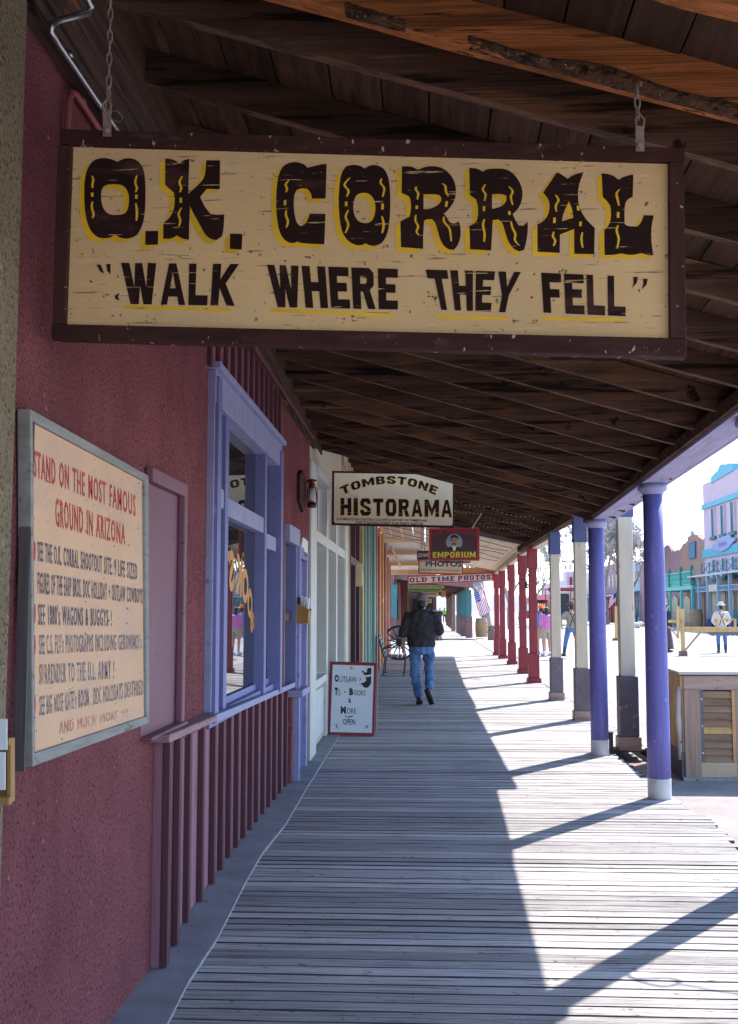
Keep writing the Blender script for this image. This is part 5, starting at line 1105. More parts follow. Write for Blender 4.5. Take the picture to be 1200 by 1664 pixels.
pl = fpoly(t, [(1157, 891), (1158, 885), (1164, 883), (1165, 878), (1171, 876), (1172, 873), (1184, 868.5), (1187, 870), (1188, 874), (1193, 873), (1194, 878), (1188, 884), (1184, 890), (1174, 896), (1164, 896)], 'lav_light', 'name_plaque', XF-.3, .12)
b = MB(); write(b, 'Arlenes', quadfn((1168, 881.5), (1181, 876), (1181, 885), (1168, 890), lambda u, v: G(u, v, XF-.31)), .0, res=2); b.build('lettering', 'purple', pl, recalc=False)
# its veranda
xv = 23.2
def yv(u): return G(u, 960, xv).y
vt = thing('blue_veranda', 'blue grey veranda with lattice frieze in front of the pink hall', 'veranda', (xv, 85, 0))
zr = G(1133, 938.5, xv).z
b = MB(); ya, yb_ = 74, yv(1127)
b.hexa([(xv-.5, ya, zr), (XF-.2, ya, zr+.5), (XF-.2, yb_, zr+.5), (xv-.5, yb_, zr)], [(xv-.5, ya, zr+.12), (XF-.2, ya, zr+.62), (XF-.2, yb_, zr+.62), (xv-.5, yb_, zr+.12)]); b.build('roof', 'grey_top', vt)
us = [1128.5, 1137, 1151.5, 1168, 1187, 1209]
zf0, zf1 = G(1145, 962, xv).z, G(1145, 953, xv).z
for u in us:
    y = yv(u); b = MB(); b.box(xv-.12, y-.12, 0, xv+.12, y+.12, zr); p_ = b.build('post', 'bluegrey', vt); b = MB(); b.box(xv-.16, y-.16, -.05, xv+.16, y+.16, .8); b.build('base', 'navy', p_)
for ua, ub in zip(us, us[1:]):
    y1, y0 = yv(ua)-.12, yv(ub)+.12; b = MB()
    if ua == 1151.5:
        b.box(xv-.03, y0, zf0, xv+.03, y1, zf1+.1); b.build('sign_panel', 'cream', vt); continue
    b.box(xv-.05, y0, zf1-.08, xv+.05, y1, zf1); b.box(xv-.05, y0, zf0, xv+.05, y1, zf0+.08); n = max(2, int((y1-y0)/.5))
    for k in range(n): a_, c_ = y0+(y1-y0)*k/n, y0+(y1-y0)*(k+1)/n; b.bar((xv, a_, zf0+.08), (xv, c_, zf1-.08), .05, .05); b.bar((xv+.01, c_, zf0+.08), (xv+.01, a_, zf1-.08), .05, .05)
    b.build('lattice', 'bluegrey', vt)
b = MB(); zt_ = zr+1.15; y0, y1 = 78, yv(1133)
b.box(xv+.4, y0, zt_-.05, xv+.47, y1, zt_)
n = 6
for k in range(n):
    a_, c_ = y0+(y1-y0)*k/n, y0+(y1-y0)*(k+1)/n; b.bar((xv+.43, a_, zr+.25), (xv+.43, c_, zt_-.05), .05, .05); b.bar((xv+.44, c_, zr+.25), (xv+.44, a_, zt_-.05), .05, .05); b.bar((xv+.43, c_, zr+.25), (xv+.43, c_, zt_+.05), .07, .07)
b.build('railing', 'teal', vt)
b = MB(); b.box(XF-.05, 78, 0, XF-.02, yl-.3, zr-.1); b.build('shop_wall', 'brown2', vt)
y = 79
while y < yl-2: fbox(vt, y, y+1.6, .3, 3.2, 'darkglass', 'shop_window', XF-.09, XF-.05); y += 2.6
for u in (1157, 1190):
    p = G(u, 1010, 24.3); w_ = thing('veranda_bench', 'dark green bench under the blue grey veranda '+('left of' if u == 1157 else 'right of')+' the cream shirted cowboy', 'bench', (24.3, p.y, 0), 'veranda benches'); b = MB(); b.box(24.0, p.y-.9, .40, 24.6, p.y+.9, .47); b.build('seat', 'teal', w_); b = MB(); b.box(24.62, p.y-.9, .5, 24.68, p.y+.9, 1.4); b.build('backrest', 'teal', w_)
    for q in (-.8, .8): b = MB(); b.box(24.05, p.y+q-.04, 0, 24.6, p.y+q+.04, .39); b.build('leg', 'black', w_)
# terracotta stepped gable and brick shop with the jade balcony
yr = G(1104, 900).y
t = thing('terracotta_shop', 'terracotta shop with stepped false front and tall framed board', 'building', (XF, 106, 0))
gp = [(1104.2, 1017), (1104.2, 893), (1107, 890), (1109.5, 884), (1114, 882), (1117, 878.5), (1117.8, 872.5), (1121, 870.5), (1133, 868.3), (1135, 872.5), (1140, 874.5), (1141.5, 877), (1144.9, 876.5), (1144.9, 1018)]
b = MB(); b.prism([G(u, v) for u, v in gp], (.5, 0, 0)); b.box(XF+.51, yl+.05, 0, 40, yr, 8); b.build('wall', 'orangewall', t)
fpoly(t, [(1119.5, 882), (1130, 879), (1130, 907), (1119.5, 909)], 'navy', 'board_frame', XF-.12, .1); fpoly(t, [(1120.8, 884), (1128.8, 881.5), (1128.8, 905), (1120.8, 907)], 'blueglass', 'painted_board', XF-.15, .025)
fpoly(t, [(1121.5, 871), (1122.5, 864), (1124.5, 861.2), (1127, 863.5), (1129, 869)], 'bluegrey', 'finial', XF+.05, .2)
t = thing('brick_shop', 'low brick shop with a small arched parapet left of the terracotta front', 'building', (XF, 115, 0))
ye = G(1040, 950).y
b = MB(); b.prism([G(u, v) for u, v in [(1040, 1010), (1040, 915), (1077.5, 902), (1104, 894), (1104, 1017)]], (.5, 0, 0)); b.box(XF+.51, yr+.05, 0, 40, ye, 6.5); b.build('wall', 'brickwall', t)
fpoly(t, [(1077, 902.5), (1078, 893), (1081, 887), (1084, 885), (1087.5, 887), (1090.5, 893), (1092, 898)], 'brickwall', 'arched_parapet', XF+.05, .3); fpoly(t, [(1093, 898), (1094, 894), (1097, 896), (1100, 893), (1103, 894)], 'redpaint', 'ornament', XF+.05, .1)
xb = 23.0
def yb2(u): return G(u, 950, xb).y
bt = thing('jade_balcony', 'jade green balcony with lattice railing on slim posts', 'balcony', (xb, 100, 0))
zfl = G(1125, 951, xb).z; y0, y1 = yb2(1126.5), yb2(1066)
b = MB(); b.box(xb-.1, y0, zfl-.35, XF-.1, y1, zfl); b.build('floor', 'greenrail', bt)
for u in (1125, 1107.5, 1089, 1070):
    y = yb2(u); b = MB(); b.box(xb-.1, y-.13, 0, xb+.12, y+.13, zfl-.35); b.build('post', 'greenrail', bt); b = MB(); b.box(xb-.14, y-.14, zfl, xb+.10, y+.14, zfl+1.45); b.lathe((xb, y, zfl+1.45), [(.12, 0), (.16, .1), (.03, .35)], 8); b.build('rail_post', 'teal', bt)
b = MB(); b.box(xb-.08, y0, zfl+1.15, xb+.05, y1, zfl+1.25); b.box(xb-.05, y0, zfl+.08, xb+.05, y1, zfl+.16); n = 34
for k in range(n): a_ = y0+(y1-y0)*k/n; c_ = y0+(y1-y0)*(k+1)/n; b.bar((xb, a_, zfl+.16), (xb, c_, zfl+1.15), .07, .06); b.bar((xb+.02, c_, zfl+.16), (xb+.02, a_, zfl+1.15), .07, .06)
b.build('railing', 'greenrail', bt)
for u0, u1 in ((1110, 1122), (1092, 1102), (1078, 1086)):
    fpoly(bt, [(u0, 975), (u0+(u1-u0)*.5, 967), (u1, 974), (u1, 1014), (u0, 1013)], 'darkglass', 'shop_window', XF-.08, .06)
# row further back, behind the columns
for i, (u0, u1, vt_, m, wm, lab) in enumerate(((1012, 1040, 912, 'bluegrey', 'redpaint', 'blue grey shop with crimson posts behind the bare blossom tree'), (976, 1012, 913, 'brickwall', 'bluegrey', 'dull brick shop seen between the purple columns'),
        (930, 976, 925, 'beige', 'brown', 'low beige shop far along the other side'), (880, 930, 940, 'pinkwall', 'brown', 'pale pink low building farthest along the street'))):
    y0, y1 = G(u1, 950).y, G(u0, 950).y; z1 = G(u1, vt_).z
    t = thing('row_shop', lab, 'building', (XF, y0, 0)); b = MB(); b.box(XF, y0+.03, 0, 40, y1, z1); b.build('wall', m, t)
    b = MB(); b.hexa([(23, y0+.1, 3.1), (XF-.01, y0+.1, 3.6), (XF-.01, y1-.1, 3.6), (23, y1-.1, 3.1)], [(23, y0+.1, 3.25), (XF-.01, y0+.1, 3.75), (XF-.01, y1-.1, 3.75), (23, y1-.1, 3.25)]); b.build('porch_roof', 'slate', t)
    n = 6
    for k in range(n+1): y = y0+.3+(y1-y0-.6)*k/n; b = MB(); b.box(23.1, y-.13, 0, 23.4, y+.13, 3.1); b.build('post', wm, t)
    for k in range(n): y = y0+.8+(y1-y0-.6)*k/n; w_ = (y1-y0)/n*.55; fbox(t, y, y+w_, .6, 2.7, 'darkglass', 'window', XF-.04); fbox(t, y, y+w_*.5, 4.6, 6.2, 'darkglass', 'upper_window', XF-.04) if z1 > 7 else None
t = thing('town_hall_tower', 'distant pink block with pale corner merlons above the coach', 'building', (18, 180, 0))
p = P(929, 990, 185); q = P(936, 990, 185); x0 = P(922, 990, 185).x
b = MB(); b.box(x0, 185, 0, x0+2.8, 190, P(929, 928, 185).z); b.build('wall', 'pinkwall', t)
for k in range(5): b = MB(); b.box(x0-.3+k*.75, 184.7, P(929, 926, 185).z, x0+k*.75, 185.3, P(929, 919-(k % 2)*2, 185).z); b.build('merlon', 'bluegrey', t)
b = MB(); b.box(x0+.5, 184.9, 4, x0+.9, 185, 7); b.box(x0+1.7, 184.9, 4, x0+2.1, 185, 7); b.build('window', 'redpaint', t)
t = thing('white_pavilion', 'long low white railed building beyond the coach', 'building', (15, 170, 0)); a_ = P(900, 990, 170); c_ = P(948, 990, 170)
b = MB(); b.box(a_.x, 170, 0, c_.x, 176, P(900, 962, 170).z); b.build('wall', 'cream', t); b = MB(); zz_ = P(900, 962, 170).z; b.box(a_.x, 169.8, zz_+.9, c_.x, 169.9, zz_+1.05)
for k in range(12): x = a_.x+(c_.x-a_.x)*k/11; b.box(x-.06, 169.8, zz_, x+.06, 169.9, zz_+.9)
b.build('railing', 'whitep', t)

# ------------------------------------------------------------------ trees without leaves
def bare_tree(label, base, h_, spread, levels, thick, seed, twig='tree_bark', lean=(0, 0), group=None):
    rs = random.Random(seed); t = thing('bare_tree', label, 'tree', base, group); tr = MB(); cr = MB()
    def go(p, d, L, r_, lv):
        n = 3; pts = [p]; dd = d.copy(); r_ = max(r_, .016 if twig == 'blossom' else .006)
        for i in range(n): dd = (dd+Vector((rs.uniform(-1, 1), rs.uniform(-1, 1), rs.uniform(-.3, .6)))*.14).normalized(); pts.append(pts[-1]+dd*L/n)
        mb = tr if lv >= levels-1 else cr
        mb.tube(pts, [r_*(1-.14*i) for i in range(n+1)], 7 if lv >= levels-1 else 4 if lv > 1 else 3)
        if lv <= 1 and twig == 'blossom':
            for k in range(5):
                c_ = pts[-1].lerp(pts[0], rs.random())+Vector((rs.uniform(-1, 1), rs.uniform(-1, 1), rs.uniform(-1, 1)))*.12; a_ = Vector((rs.uniform(-1, 1), rs.uniform(-1, 1), rs.uniform(-1, 1))).normalized()*.06; b_ = a_.orthogonal().normalized()*.06
                cr.add([c_-a_, c_+b_, c_+a_, c_-b_], [[0, 1, 2, 3]])
        if lv == 0: return
        for k in range(rs.choice((2, 3, 3)) if lv < levels else 4):
            ang = rs.uniform(0, 2*PI); tl = rs.uniform(.35, .8)*spread
            o_ = dd.orthogonal().normalized(); o_ = Matrix.Rotation(ang, 3, dd) @ o_
            nd = (dd+o_*tl+Vector((0, 0, .12))).normalized()
            go(pts[-1] if k < 2 else pts[-2].lerp(pts[-1], .5), nd, L*rs.uniform(.62, .82), r_*.58, lv-1)
    go(Vector(base), Vector((lean[0], lean[1], 1)).normalized(), h_*.30, thick, levels)
    tr.build('trunk', 'tree_bark', t, smooth=True); cr.build('crown', twig, t)
blos = mat('blossom_twigs', (.46, .41, .38), rough=.9, var=.3, scale=4)
M['blossom'] = blos
def gp_(u, v, z=-.05): return PZ(u, v, z)
bare_tree('thick forked bare tree behind the flag and barrel', gp_(792, 1027), 8.5, 1.0, 6, .42, 3)
bare_tree('thin bare tree right of the forked one', gp_(830, 1022), 8, 1.0, 6, .26, 8)
p = P(985, 1010, 118); bare_tree('wide pale blossoming tree behind the purple columns', Vector((p.x, p.y, -.05)), 13, 1.15, 8, .42, 12, 'blossom')
p = P(1025, 1010, 120); bare_tree('pale blossoming tree next to the brick shop', Vector((p.x, p.y, -.05)), 11.5, 1.2, 8, .38, 21, 'blossom')
p = P(868, 1010, 120); bare_tree('bare tree far off behind the coach', Vector((p.x, p.y, -.05)), 8, 1.0, 6, .25, 33)

# ------------------------------------------------------------------ stagecoach
Yk = 92.0; ck = P(916, 1012, Yk); ck.z = -.05
t = thing('stagecoach', 'red canopied stagecoach with a black rear boot, far up the street', 'stagecoach', ck)
def cb(x0, y0, z0, x1, y1, z1, m, nm, bev=.03): b = MB(); b.box(ck.x+x0, ck.y+y0, ck.z+z0, ck.x+x1, ck.y+y1, ck.z+z1); return b.build(nm, m, t, bevel=bev)
cb(-1.0, 0, 1.0, 1.0, 3.2, 2.3, 'stagered', 'body'); cb(-1.25, -.4, 3.3, 1.25, 3.8, 3.42, 'stagered', 'canopy'); cb(-.45, -.6, .9, .45, -.02, 2.9, 'black', 'rear_boot', .1); cb(-1.3, -.45, 3.1, 1.3, -.38, 3.3, 'redpaint', 'valance')
for sx in (-1.1, 1.1):
    for y in (-.2, 3.4): cb(sx-.04, y, 2.3 if y > 0 else 1.0, sx+.04, y+.08, 3.3, 'stagered', 'upright', .01)
    for y, r_ in ((.5, .75), (2.9, .6)):
        b = MB(); c0 = ck+Vector((sx*1.08, y, r_+.0)); b.tube([c0+Vector((0, r_*math.cos(a), r_*math.sin(a))) for a in [2*PI*k/24 for k in range(24)]], .05, 6, closed=True)
        for k in range(6): a = PI*k/6; b.bar(c0+Vector((0, r_*math.cos(a), r_*math.sin(a))), c0-Vector((0, r_*math.cos(a), r_*math.sin(a))), .04, .05)
        b.build('wheel', 'signyellow' if 0 else 'black', t)
for i, (u, lab) in enumerate(((893, 'red handcart with awning left of the coach'), (872, 'low red stall left of the handcart'))):
    p = P(u, 1008, 100); t = thing('market_cart', lab, 'cart', (p.x, 100, -.05)); b = MB(); b.box(p.x-.9, 100, .7, p.x+.9, 102, 1.4); b.build('bed', 'stagered', t, bevel=.03); b = MB(); b.hexa([(p.x-1.2, 99.8, 2.4-.3*i), (p.x+1.2, 99.8, 2.4-.3*i), (p.x+1.2, 102.2, 2.4-.3*i), (p.x-1.2, 102.2, 2.4-.3*i)], [(p.x-.9, 100.4, 2.9-.3*i), (p.x+.9, 100.4, 2.9-.3*i), (p.x+.9, 101.6, 2.9-.3*i), (p.x-.9, 101.6, 2.9-.3*i)]); b.build('awning', 'redpaint', t)
    for sx in (-.85, .85):
        for y in (100.1, 101.9): b = MB(); b.bar((p.x+sx, y, 1.4), (p.x+sx, y, 2.45-.3*i), .07, .07); b.build('upright', 'oldwood', t)
        b = MB(); b.tube([(p.x+sx*1.1, 101+.45*math.cos(a), .42+.45*math.sin(a)) for a in [2*PI*k/18 for k in range(18)]], .05, 6, closed=True); b.bar((p.x+sx*1.1, 100.6, .42), (p.x+sx*1.1, 101.4, .42), .05, .06); b.bar((p.x+sx*1.1, 101, .02), (p.x+sx*1.1, 101, .82), .05, .06); b.build('wheel', 'black', t)
# ------------------------------------------------------------------ timber rails in the street
Yr = 37.8; p0 = P(1110, 1064, Yr)
t = thing('timber_barrier', 'yellow timber hitching barrier with scalloped apron at the right edge of the road', 'barrier', (p0.x, Yr, -.05))
def Z(v): return P(1110, v, Yr).z
def X(u): return P(u, 1000, Yr).x
b = MB(); b.box(X(1106.5), Yr, -.05, X(1112.5), Yr+.14, Z(990)); b.build('post', 'pine', t, bevel=.01)
b = MB(); b.box(X(1104), Yr-.1, -.05, X(1115), Yr+.25, Z(1058)); b.build('foot', 'brown', t)
b = MB(); b.box(X(1113), Yr+.02, Z(1027), X(1245), Yr+.14, Z(1019)); b.build('beam', 'pine', t, bevel=.01)
b = MB(); b.box(X(1243), Yr, -.05, X(1249), Yr+.14, Z(990)); b.build('post', 'pine', t)
b = MB(); b.bar((X(1112), Yr+.07, Z(1058)), (X(1139), Yr+.07, Z(1027)), .06, .06); b.build('brace', 'oldwood', t)
b = MB(); b.box(X(1087), Yr+.05, Z(1012), X(1106), Yr+.12, Z(1007.5)); b.build('side_rail', 'pine', t)
b = MB()
for pts in ((1164, 1197, 1005.5, 1008), (1164, 1167, 1008, 1019), (1194, 1197, 1008, 1019)): b.box(X(pts[0]), Yr+.02, Z(pts[3]), X(pts[1]), Yr+.1, Z(pts[2]))
b.build('box_frame', 'pine', t)
b = MB()
pts = [(1150, 1027)]+[(1156+i*4, 1033.5 if i % 2 else 1032) for i in range(22)]+[(1243, 1027)]
b.prism([P(u, v, Yr+.03) for u, v in pts], (0, .25, 0)); b.build('apron', 'slate', t)
Yq = 56.0; t = thing('timber_post', 'yellow timber post with brace standing behind the barrier post', 'post', P(1103, 1040, Yq))
b = MB(); b.prism([P(1101, 985, Yq), P(1104.5, 985, Yq), P(1104.5, 1038, Yq), P(1101, 1038, Yq)], (0, .16, 0)); b.build('shaft', 'pine', t); b = MB(); b.bar(P(1090, 1021, Yq+.08), P(1102, 1036, Yq+.08), .06, .06); b.build('brace', 'oldwood', t)
t = thing('timber_post', 'yellow timber post with a foot, left of the slate footed beige post', 'post', P(1004, 1040, Yq))
b = MB(); b.prism([P(1000, 985, Yq), P(1004.5, 985, Yq), P(1004.5, 1040, Yq), P(1000, 1040, Yq)], (0, .16, 0)); b.build('shaft', 'pine', t); b = MB(); b.prism([P(997, 1037, Yq-.05), P(1008, 1037, Yq-.05), P(1008, 1041, Yq-.05), P(997, 1041, Yq-.05)], (0, .3, 0)); b.build('foot', 'brown', t)
# rubble and goods by the blossom tree
for k in range(9):
    u = 1026+k*2.1; p = PZ(u, 1018+random.uniform(-1, 3), -.05); t = thing('white_stone', ['leftmost', 'second', 'third', 'fourth', 'middle', 'sixth', 'seventh', 'eighth', 'rightmost'][k]+' pale stone of the heap just left of the nearest purple column', 'stone', p, 'pale stones in a heap'); b = MB(); b.ball(p+Vector((0, 0, .2)), (.35*random.uniform(.6, 1), .35, .28), 7, 5); b.build('rock', 'barkwhite', t)

# ================================================================== PEOPLE
clouds = bpy.data.textures.new('folds', 'CLOUDS'); clouds.noise_scale = .09
def remesh(o, vox, smooth=4, disp=0):
    m = o.modifiers.new('remesh', 'REMESH'); m.mode = 'VOXEL'; m.voxel_size = vox; m.use_smooth_shade = True
    s_ = o.modifiers.new('smooth', 'SMOOTH'); s_.factor = .5; s_.iterations = smooth
    if disp: d_ = o.modifiers.new('folds', 'DISPLACE'); d_.texture = clouds; d_.strength = disp; d_.mid_level = .5; d_.texture_coords = 'LOCAL'
def V(*a): return Vector(a)
def person(label, feet, rz, h_, top, legs, feetm, pose=None, hat=None, hair='hair', vox=.016, kind='trousers', braces=False, sleeves='long', hood=False, wide=1.0, ll=None, group=None):
    ps = dict(hL=V(-.10, 0, .92), kL=V(-.12, .03, .50), aL=V(-.12, -.02, .09), tL=V(-.14, .15, .035), hR=V(.10, 0, .92), kR=V(.12, .03, .50), aR=V(.12, -.02, .09), tR=V(.14, .15, .035),
              sL=V(-.19, 0, 1.42), eL=V(-.25, -.03, 1.14), wL=V(-.26, .05, .89), sR=V(.19, 0, 1.42), eR=V(.25, -.03, 1.14), wR=V(.26, .05, .89), head=V(0, .015, 1.62), turn=0)
    ps.update(pose or {})
    t = thing('person', label, 'person', feet, group); t.rotation_euler = (0, 0, rz); t.scale = (h_/1.75,)*3
    org = Vector(feet)
    class LB(MB):
        pass
    def bd(mb, nm, m, par=t, **k):
        mb.v = [p+org for p in mb.v]; o = mb.build(nm, m, par, smooth=True, **k); return o
    H = ps['head']; tr = Matrix.Rotation(ps['turn'], 3, 'Z')
    b = MB()
    def torso(b, e, z0=.88):
        R_ = [(.84, .145, .10), (.93, .165, .118), (1.02, .15, .11), (1.12, .145, .108), (1.24, .165, .115), (1.34, .188, .118), (1.41, .175, .10), (1.455, .10, .075)]
        b.loft([((0, 0 if z_ < 1.4 else .0, z_), rx*wide+e, ry*wide+e) for z_, rx, ry in R_ if z_ >= z0], 22)
    torso(b, -.01)
    b.tube([V(0, -.005, 1.42), V(H.x*.6, .0, 1.50), H+V(0, -.01, -.04)], [.062, .055, .055], 12)
    b.ball(H+tr@V(0, 0, .02), (.074, .092, .105), 18, 14); b.ball(H+tr@V(0, .03, -.045), (.052, .058, .06), 14, 10); b.ball(H+tr@V(0, .098, -.015), (.013, .018, .022), 8, 6)
    for sx in (-1, 1): b.ball(H+tr@V(sx*.076, 0, -.005), (.012, .022, .032), 8, 6)
    for s_ in 'LR':
        sx = -1 if s_ == 'L' else 1
        b.tube([ps['s'+s_]-V(sx*.05, 0, 0), ps['s'+s_], ps['e'+s_], ps['w'+s_]], [.05, .048, .038, .027], 10); b.tube([ps['h'+s_]+V(0, 0, .04), ps['k'+s_], ps['k'+s_].lerp(ps['a'+s_], .3), ps['a'+s_]], [.082, .055, .054, .038], 12)
        b.tube([ps['a'+s_], ps['t'+s_]], [.04, .03], 8)
        w_ = ps['w'+s_]; d = (w_-ps['e'+s_]).normalized(); sd_ = d.cross(V(0, 1, 0) if abs(d.y) < .8 else V(0, 0, 1)).normalized(); fw = sd_.cross(d).normalized()
        pc = w_+d*.05
        for q in range(5): b.ball(w_+d*(.02+.015*q), .026, 8, 6); b.ball(w_+d*(.02+.016*q)+fw*.02, .020, 8, 6); b.ball(w_+d*(.02+.016*q)-fw*.02, .020, 8, 6)
        for q in range(4):
            f0 = w_+d*.085+fw*(-.03+.02*q); Lg = (.055, .068, .072, .062)[q]; cu = sd_*(-sx*.018)
            b.tube([f0, f0+d*Lg*.5+cu*.4, f0+d*Lg*.85+cu*1.2], [.0095, .009, .008], 6)
        b.tube([w_+d*.03+fw*.028, w_+d*.055+fw*.05, w_+d*.085+fw*.052], [.013, .012, .009], 6)
    body = bd(b, 'body', 'skin'); remesh(body, vox*.6, 3)
    for sx in (-1, 1):
        b = MB(); b.ball(H+tr@V(sx*.031, .083, .012), .011, 8, 6); bd(b, 'eye', 'black', body)
    b = MB(); b.ball(H+tr@V(0, .083, -.052), (.022, .006, .006), 8, 6); bd(b, 'mouth', 'redpaint', body)
    # hair / hat
    b = MB(); b.ball(H+tr@V(0, -.012, .038), (.082, .096, .095), 16, 12); 
    if hair == 'long': b.ball(H+tr@V(0, -.04, -.06), (.085, .07, .15), 14, 10)
    elif hair: b.ball(H+tr@V(0, -.045, -.02), (.076, .06, .07), 14, 10)
    hm = bd(b, 'hair', 'hair'); remesh(hm, vox, 2)
    if hat == 'cap':
        b = MB(); rg = []
        for a, r_ in ((0, 1), (.03, 1.01), (.06, .97), (.085, .86), (.105, .66), (.118, .38), (.122, .1)): rg.append((H+V(0, -.012, .045+a), .092*r_, .106*r_))
        b.loft(rg, 20)
        vz = [H+tr@V(.075*math.cos(a), .055+.11*math.sin(a), .055-.015*math.sin(a)) for a in [PI*k/10 for k in range(11)]]
        b.prism(vz, (0, 0, .008)); bd(b, 'cap', 'capgrey')
    elif hat:
        b = MB(); c0 = H+V(0, -.005, .075)
        rr = [[c0+V(math.cos(a)*r_*.95, math.sin(a)*r_*1.1, .035*abs(math.cos(a))**2*(r_/.18)) for a in [2*PI*k/24 for k in range(24)]] for r_ in (.095, .14, .185)]
        vs = [p for l in rr for p in l]; b.add(vs, [[i*24+k, i*24+(k+1) % 24, (i+1)*24+(k+1) % 24, (i+1)*24+k] for i in range(2) for k in range(24)])
        b.loft([(c0+V(0, 0, z_), .098*r_, .108*r_) for z_, r_ in ((-.01, 1), (.04, .96), (.09, .84), (.125, .74), (.13, .5), (.118, .12))], 20); bd(b, 'hat', hat)
    # top
    b = MB(); torso(b, .022, .90 if top != 'hoodie' else .90)
    for s_ in 'LR':
        sx = -1 if s_ == 'L' else 1; S_, E_, W_ = ps['s'+s_], ps['e'+s_], ps['w'+s_]
        pts = [S_-V(sx*.07, 0, .01), S_, S_.lerp(E_, .5), E_]+([E_.lerp(W_, .5), E_.lerp(W_, .93)] if sleeves == 'long' else [E_.lerp(W_, .30)] if sleeves == 'mid' else [])
        if sleeves == 'short': pts = pts[:3]
        kk_ = 1.22 if hood else 1.0
        b.tube(pts, [r_*kk_ for r_ in [.078, .076, .070, .062, .052, .042][:len(pts)]], 12)
        if hood: b.tube([V(0, 0, 1.36), S_+V(-sx*.03, 0, -.05)], [.13, .085], 12); b.tube([V(sx*.08, 0, 1.30), S_.lerp(E_, .45)+V(-sx*.02, 0, 0)], [.12, .075], 12); b.loft([((0, -.005, z_), rx_, ry_) for z_, rx_, ry_ in ((.90, .205, .15), (.96, .225, .17), (1.1, .225, .168), (1.25, .235, .16), (1.34, .22, .14))], 22)
    b.tube([V(0, 0, 1.40), V(0, -.005, 1.47)], [.10, .07], 12)
    if hood: b.ball(V(0, -.115, 1.43), (.13, .06, .085), 14, 10); b.ball(V(0, -.05, 1.475), (.11, .07, .045), 14, 10)
    sh = bd(b, 'hoodie' if hood else 'shirt', top); remesh(sh, vox, 3, .045 if vox < .014 else .03)
    if braces:
        b = MB(); b.tube([V(-.09, -.135, .98), V(-.03, -.142, 1.18), V(-.0, -.142, 1.25), V(.08, -.125, 1.44)], .013, 6); b.tube([V(.09, -.135, .98), V(.03, -.142, 1.18), V(0, -.142, 1.25), V(-.08, -.125, 1.44)], .013, 6); bd(b, 'braces', 'strap')
    # legs
    b = MB(); b.loft([((0, -.005, z_), rx*wide+.016, ry*wide+.016) for z_, rx, ry in ((.80, .12, .10), (.86, .155, .112), (.93, .165, .118), (.985, .155, .108))], 20)
    for s_ in 'LR':
        hh_, kk, aa = ps['h'+s_], ps['k'+s_], ps['a'+s_]
        if kind == 'shorts': b.tube([hh_, hh_.lerp(kk, .85)], [.105, .10], 12)
        elif kind == 'skirt': pass
        else: b.tube([hh_+V(0, 0, .02), hh_.lerp(kk, .45), kk, kk.lerp(aa, .5), aa+(kk-aa).normalized()*(.03 if not ll else .3)], [.105, .092, .075, .068, .064], 12)
    if kind == 'skirt': b.loft([((0, 0, z_), r_, r_*.8) for z_, r_ in ((.12, .30), (.5, .25), (.9, .17))], 20)
    tn = {'shorts': 'shorts', 'skirt': 'skirt'}.get(kind, 'trousers'); pn = bd(b, tn, legs); remesh(pn, vox, 3, .055 if vox < .014 else .02)
    for s_ in 'LR':
        aa, tt, kk = ps['a'+s_], ps['t'+s_], ps['k'+s_]; d = (tt-aa); d.z = d.z if abs(d.z) > .06 else 0; d.normalize(); up = (kk-aa).normalized()
        b = MB(); hl = aa-up*.035-d*.045; 
        for q in range(7): f_ = q/6; b.ball(hl+d*(f_*.20)-V(0, 0, 0), (.040+.010*math.sin(PI*f_), .045, .042-.012*f_), 10, 8)
        if ll: b.tube([aa, aa.lerp(kk, .55)], [.055, .066], 12)
        else: b.tube([aa-up*.02, aa+up*.03], [.045, .045], 10)
        so = bd(b, 'boot' if ll else 'shoe', feetm); remesh(so, max(vox*.8, .008), 2)
        b = MB(); 
        b2 = hl+d*.10-up*.036; b.bar(hl-d*.04-up*.036, hl+d*.235-up*.036, .085, .018, up=tuple(up)); bd(b, 'sole', 'black' if feetm != 'whitep' else 'flagwhite', so)
    return t
wp = PZ(686, 1146, 0)
person('man walking away down the boardwalk in a charcoal hooded sweatshirt, jeans and grey cap', (wp.x, wp.y, .0), 0, 1.80, 'hoodie', 'denim', 'shoe',
       dict(hL=V(-.10, 0, .92), kL=V(-.115, .06, .50), aL=V(-.045, .06, .10), tL=V(-.065, .23, .035), hR=V(.10, 0, .92), kR=V(.125, .09, .50), aR=V(.105, -.24, .24), tR=V(.165, -.15, .06),
            sL=V(-.195, 0, 1.40), eL=V(-.285, -.03, 1.14), wL=V(-.29, .05, .91), sR=V(.195, 0, 1.40), eR=V(.285, -.06, 1.17), wR=V(.27, .17, 1.08), head=V(.01, .03, 1.60), turn=-.25),
       hat='cap', hair='short', vox=.011, hood=True, sleeves='mid', wide=1.20)
def feet(u, v, z=-.05): p = PZ(u, v, z); return (p.x, p.y, z)
person('person with long dark hair in a pink shirt and tan shorts, standing in the road', feet(889, 1064), .35, 1.68, 'shirtpink', 'shorts', 'whitep', dict(wL=V(-.2, .12, .95), wR=V(.18, .2, 1.0)), hair='long', kind='shorts', vox=.02, sleeves='mid', wide=1.15)
person('person in a turquoise shirt and orange cap half hidden behind the pink shirt', feet(880.5, 1063), .2, 1.70, 'shirtblue', 'shorts', 'black', hat='orangehat', kind='shorts', vox=.02, sleeves='short', wide=1.05)
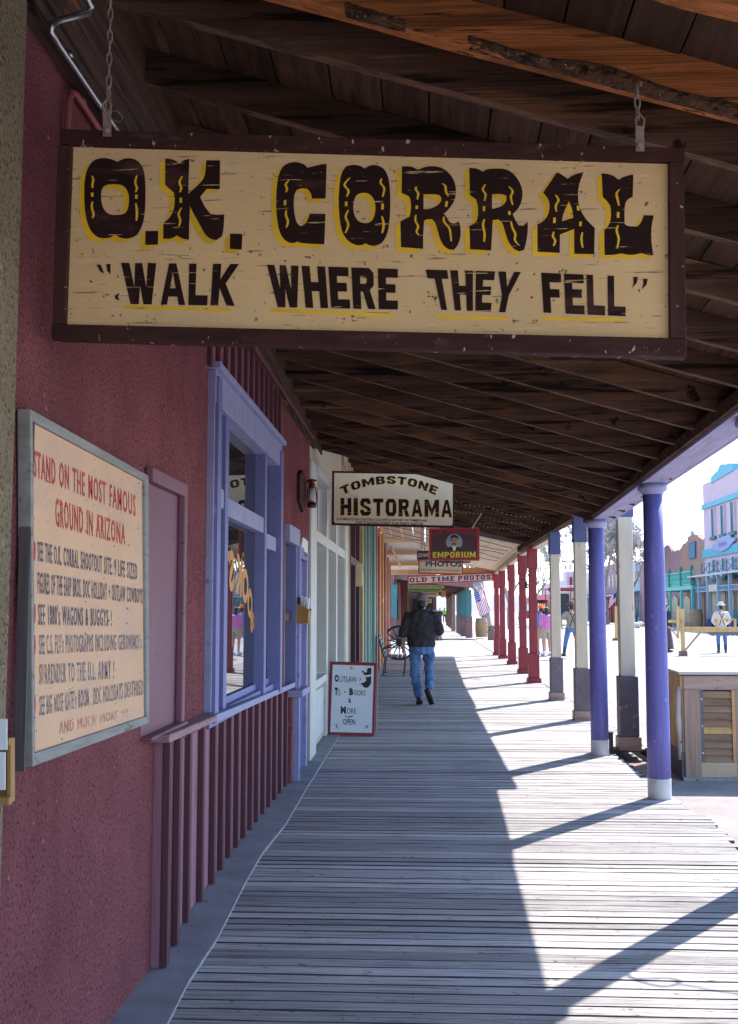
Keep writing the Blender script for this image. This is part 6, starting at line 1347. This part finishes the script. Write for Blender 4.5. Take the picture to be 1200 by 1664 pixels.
person('cowboy in khaki shirt, dark braces, jeans and tall boots with elbows out, seen from behind', feet(930, 1067), .15, 1.80, 'shirtkhaki', 'denim', 'boot',
       dict(kL=V(-.20, .02, .50), aL=V(-.27, 0, .09), tL=V(-.36, .12, .035), kR=V(.20, .02, .5), aR=V(.26, 0, .09), tR=V(.30, .15, .035), eL=V(-.38, -.02, 1.2), wL=V(-.30, .1, .98), eR=V(.38, -.02, 1.2), wR=V(.28, .1, .98)), hat='hatbrown', vox=.02, braces=True, ll=True, sleeves='long')
person('cowboy in cream shirt with crossed black braces and pale hat behind the barrier', feet(1174, 1061), -.1, 1.80, 'shirtcream', 'denim', 'boot', dict(eL=V(-.30, .02, 1.15), wL=V(-.2, .18, 1.0), eR=V(.30, .02, 1.15), wR=V(.2, .18, 1.0)), hat='hatstraw', vox=.02, braces=True, ll=True)
person('person in a long dark coat standing just right of the nearest purple column', feet(1084, 1060), -1.2, 1.82, 'hoodie', 'signdark', 'boot', kind='skirt', hair='short', vox=.02, hat=None)
for u, v, h_, top, lg, lab, k in ((723, 1012, 1.72, 'shirtgreen', 'black', 'distant walker in a lime green jacket and black trousers', 'trousers'), (707.5, 1017, 1.78, 'shirtgrey', 'shorts', 'distant walker in a pale grey hooded top and shorts', 'shorts'),
                                  (697, 1015, 1.75, 'shirtpurple', 'slate', 'distant walker in a purple jacket beside the grey one', 'trousers'), (715.5, 1014, 1.66, 'signdark', 'black', 'distant walker in dark maroon between grey and green jackets', 'trousers'), (690.5, 1020, 1.7, 'shirtcream', 'denim', 'distant walker in a white shirt behind the capped man', 'trousers')):
    person(lab, feet(u, v, 0), 0, h_, top, lg, 'black', kind=k, vox=.028, hair='short')
for u, v, top, lab in ((846, 1021, 'shirtkhaki', 'distant person in khaki between the third and fourth red posts'), (1053-18, 1013, 'shirtblue', 'distant person in blue before the shop with crimson posts'), (984, 1016, 'signdark', 'distant person in maroon by the far dull brick shop')):
    person(lab, feet(u, v), 1.0, 1.7, top, 'slate', 'black', vox=.03, hair='short')
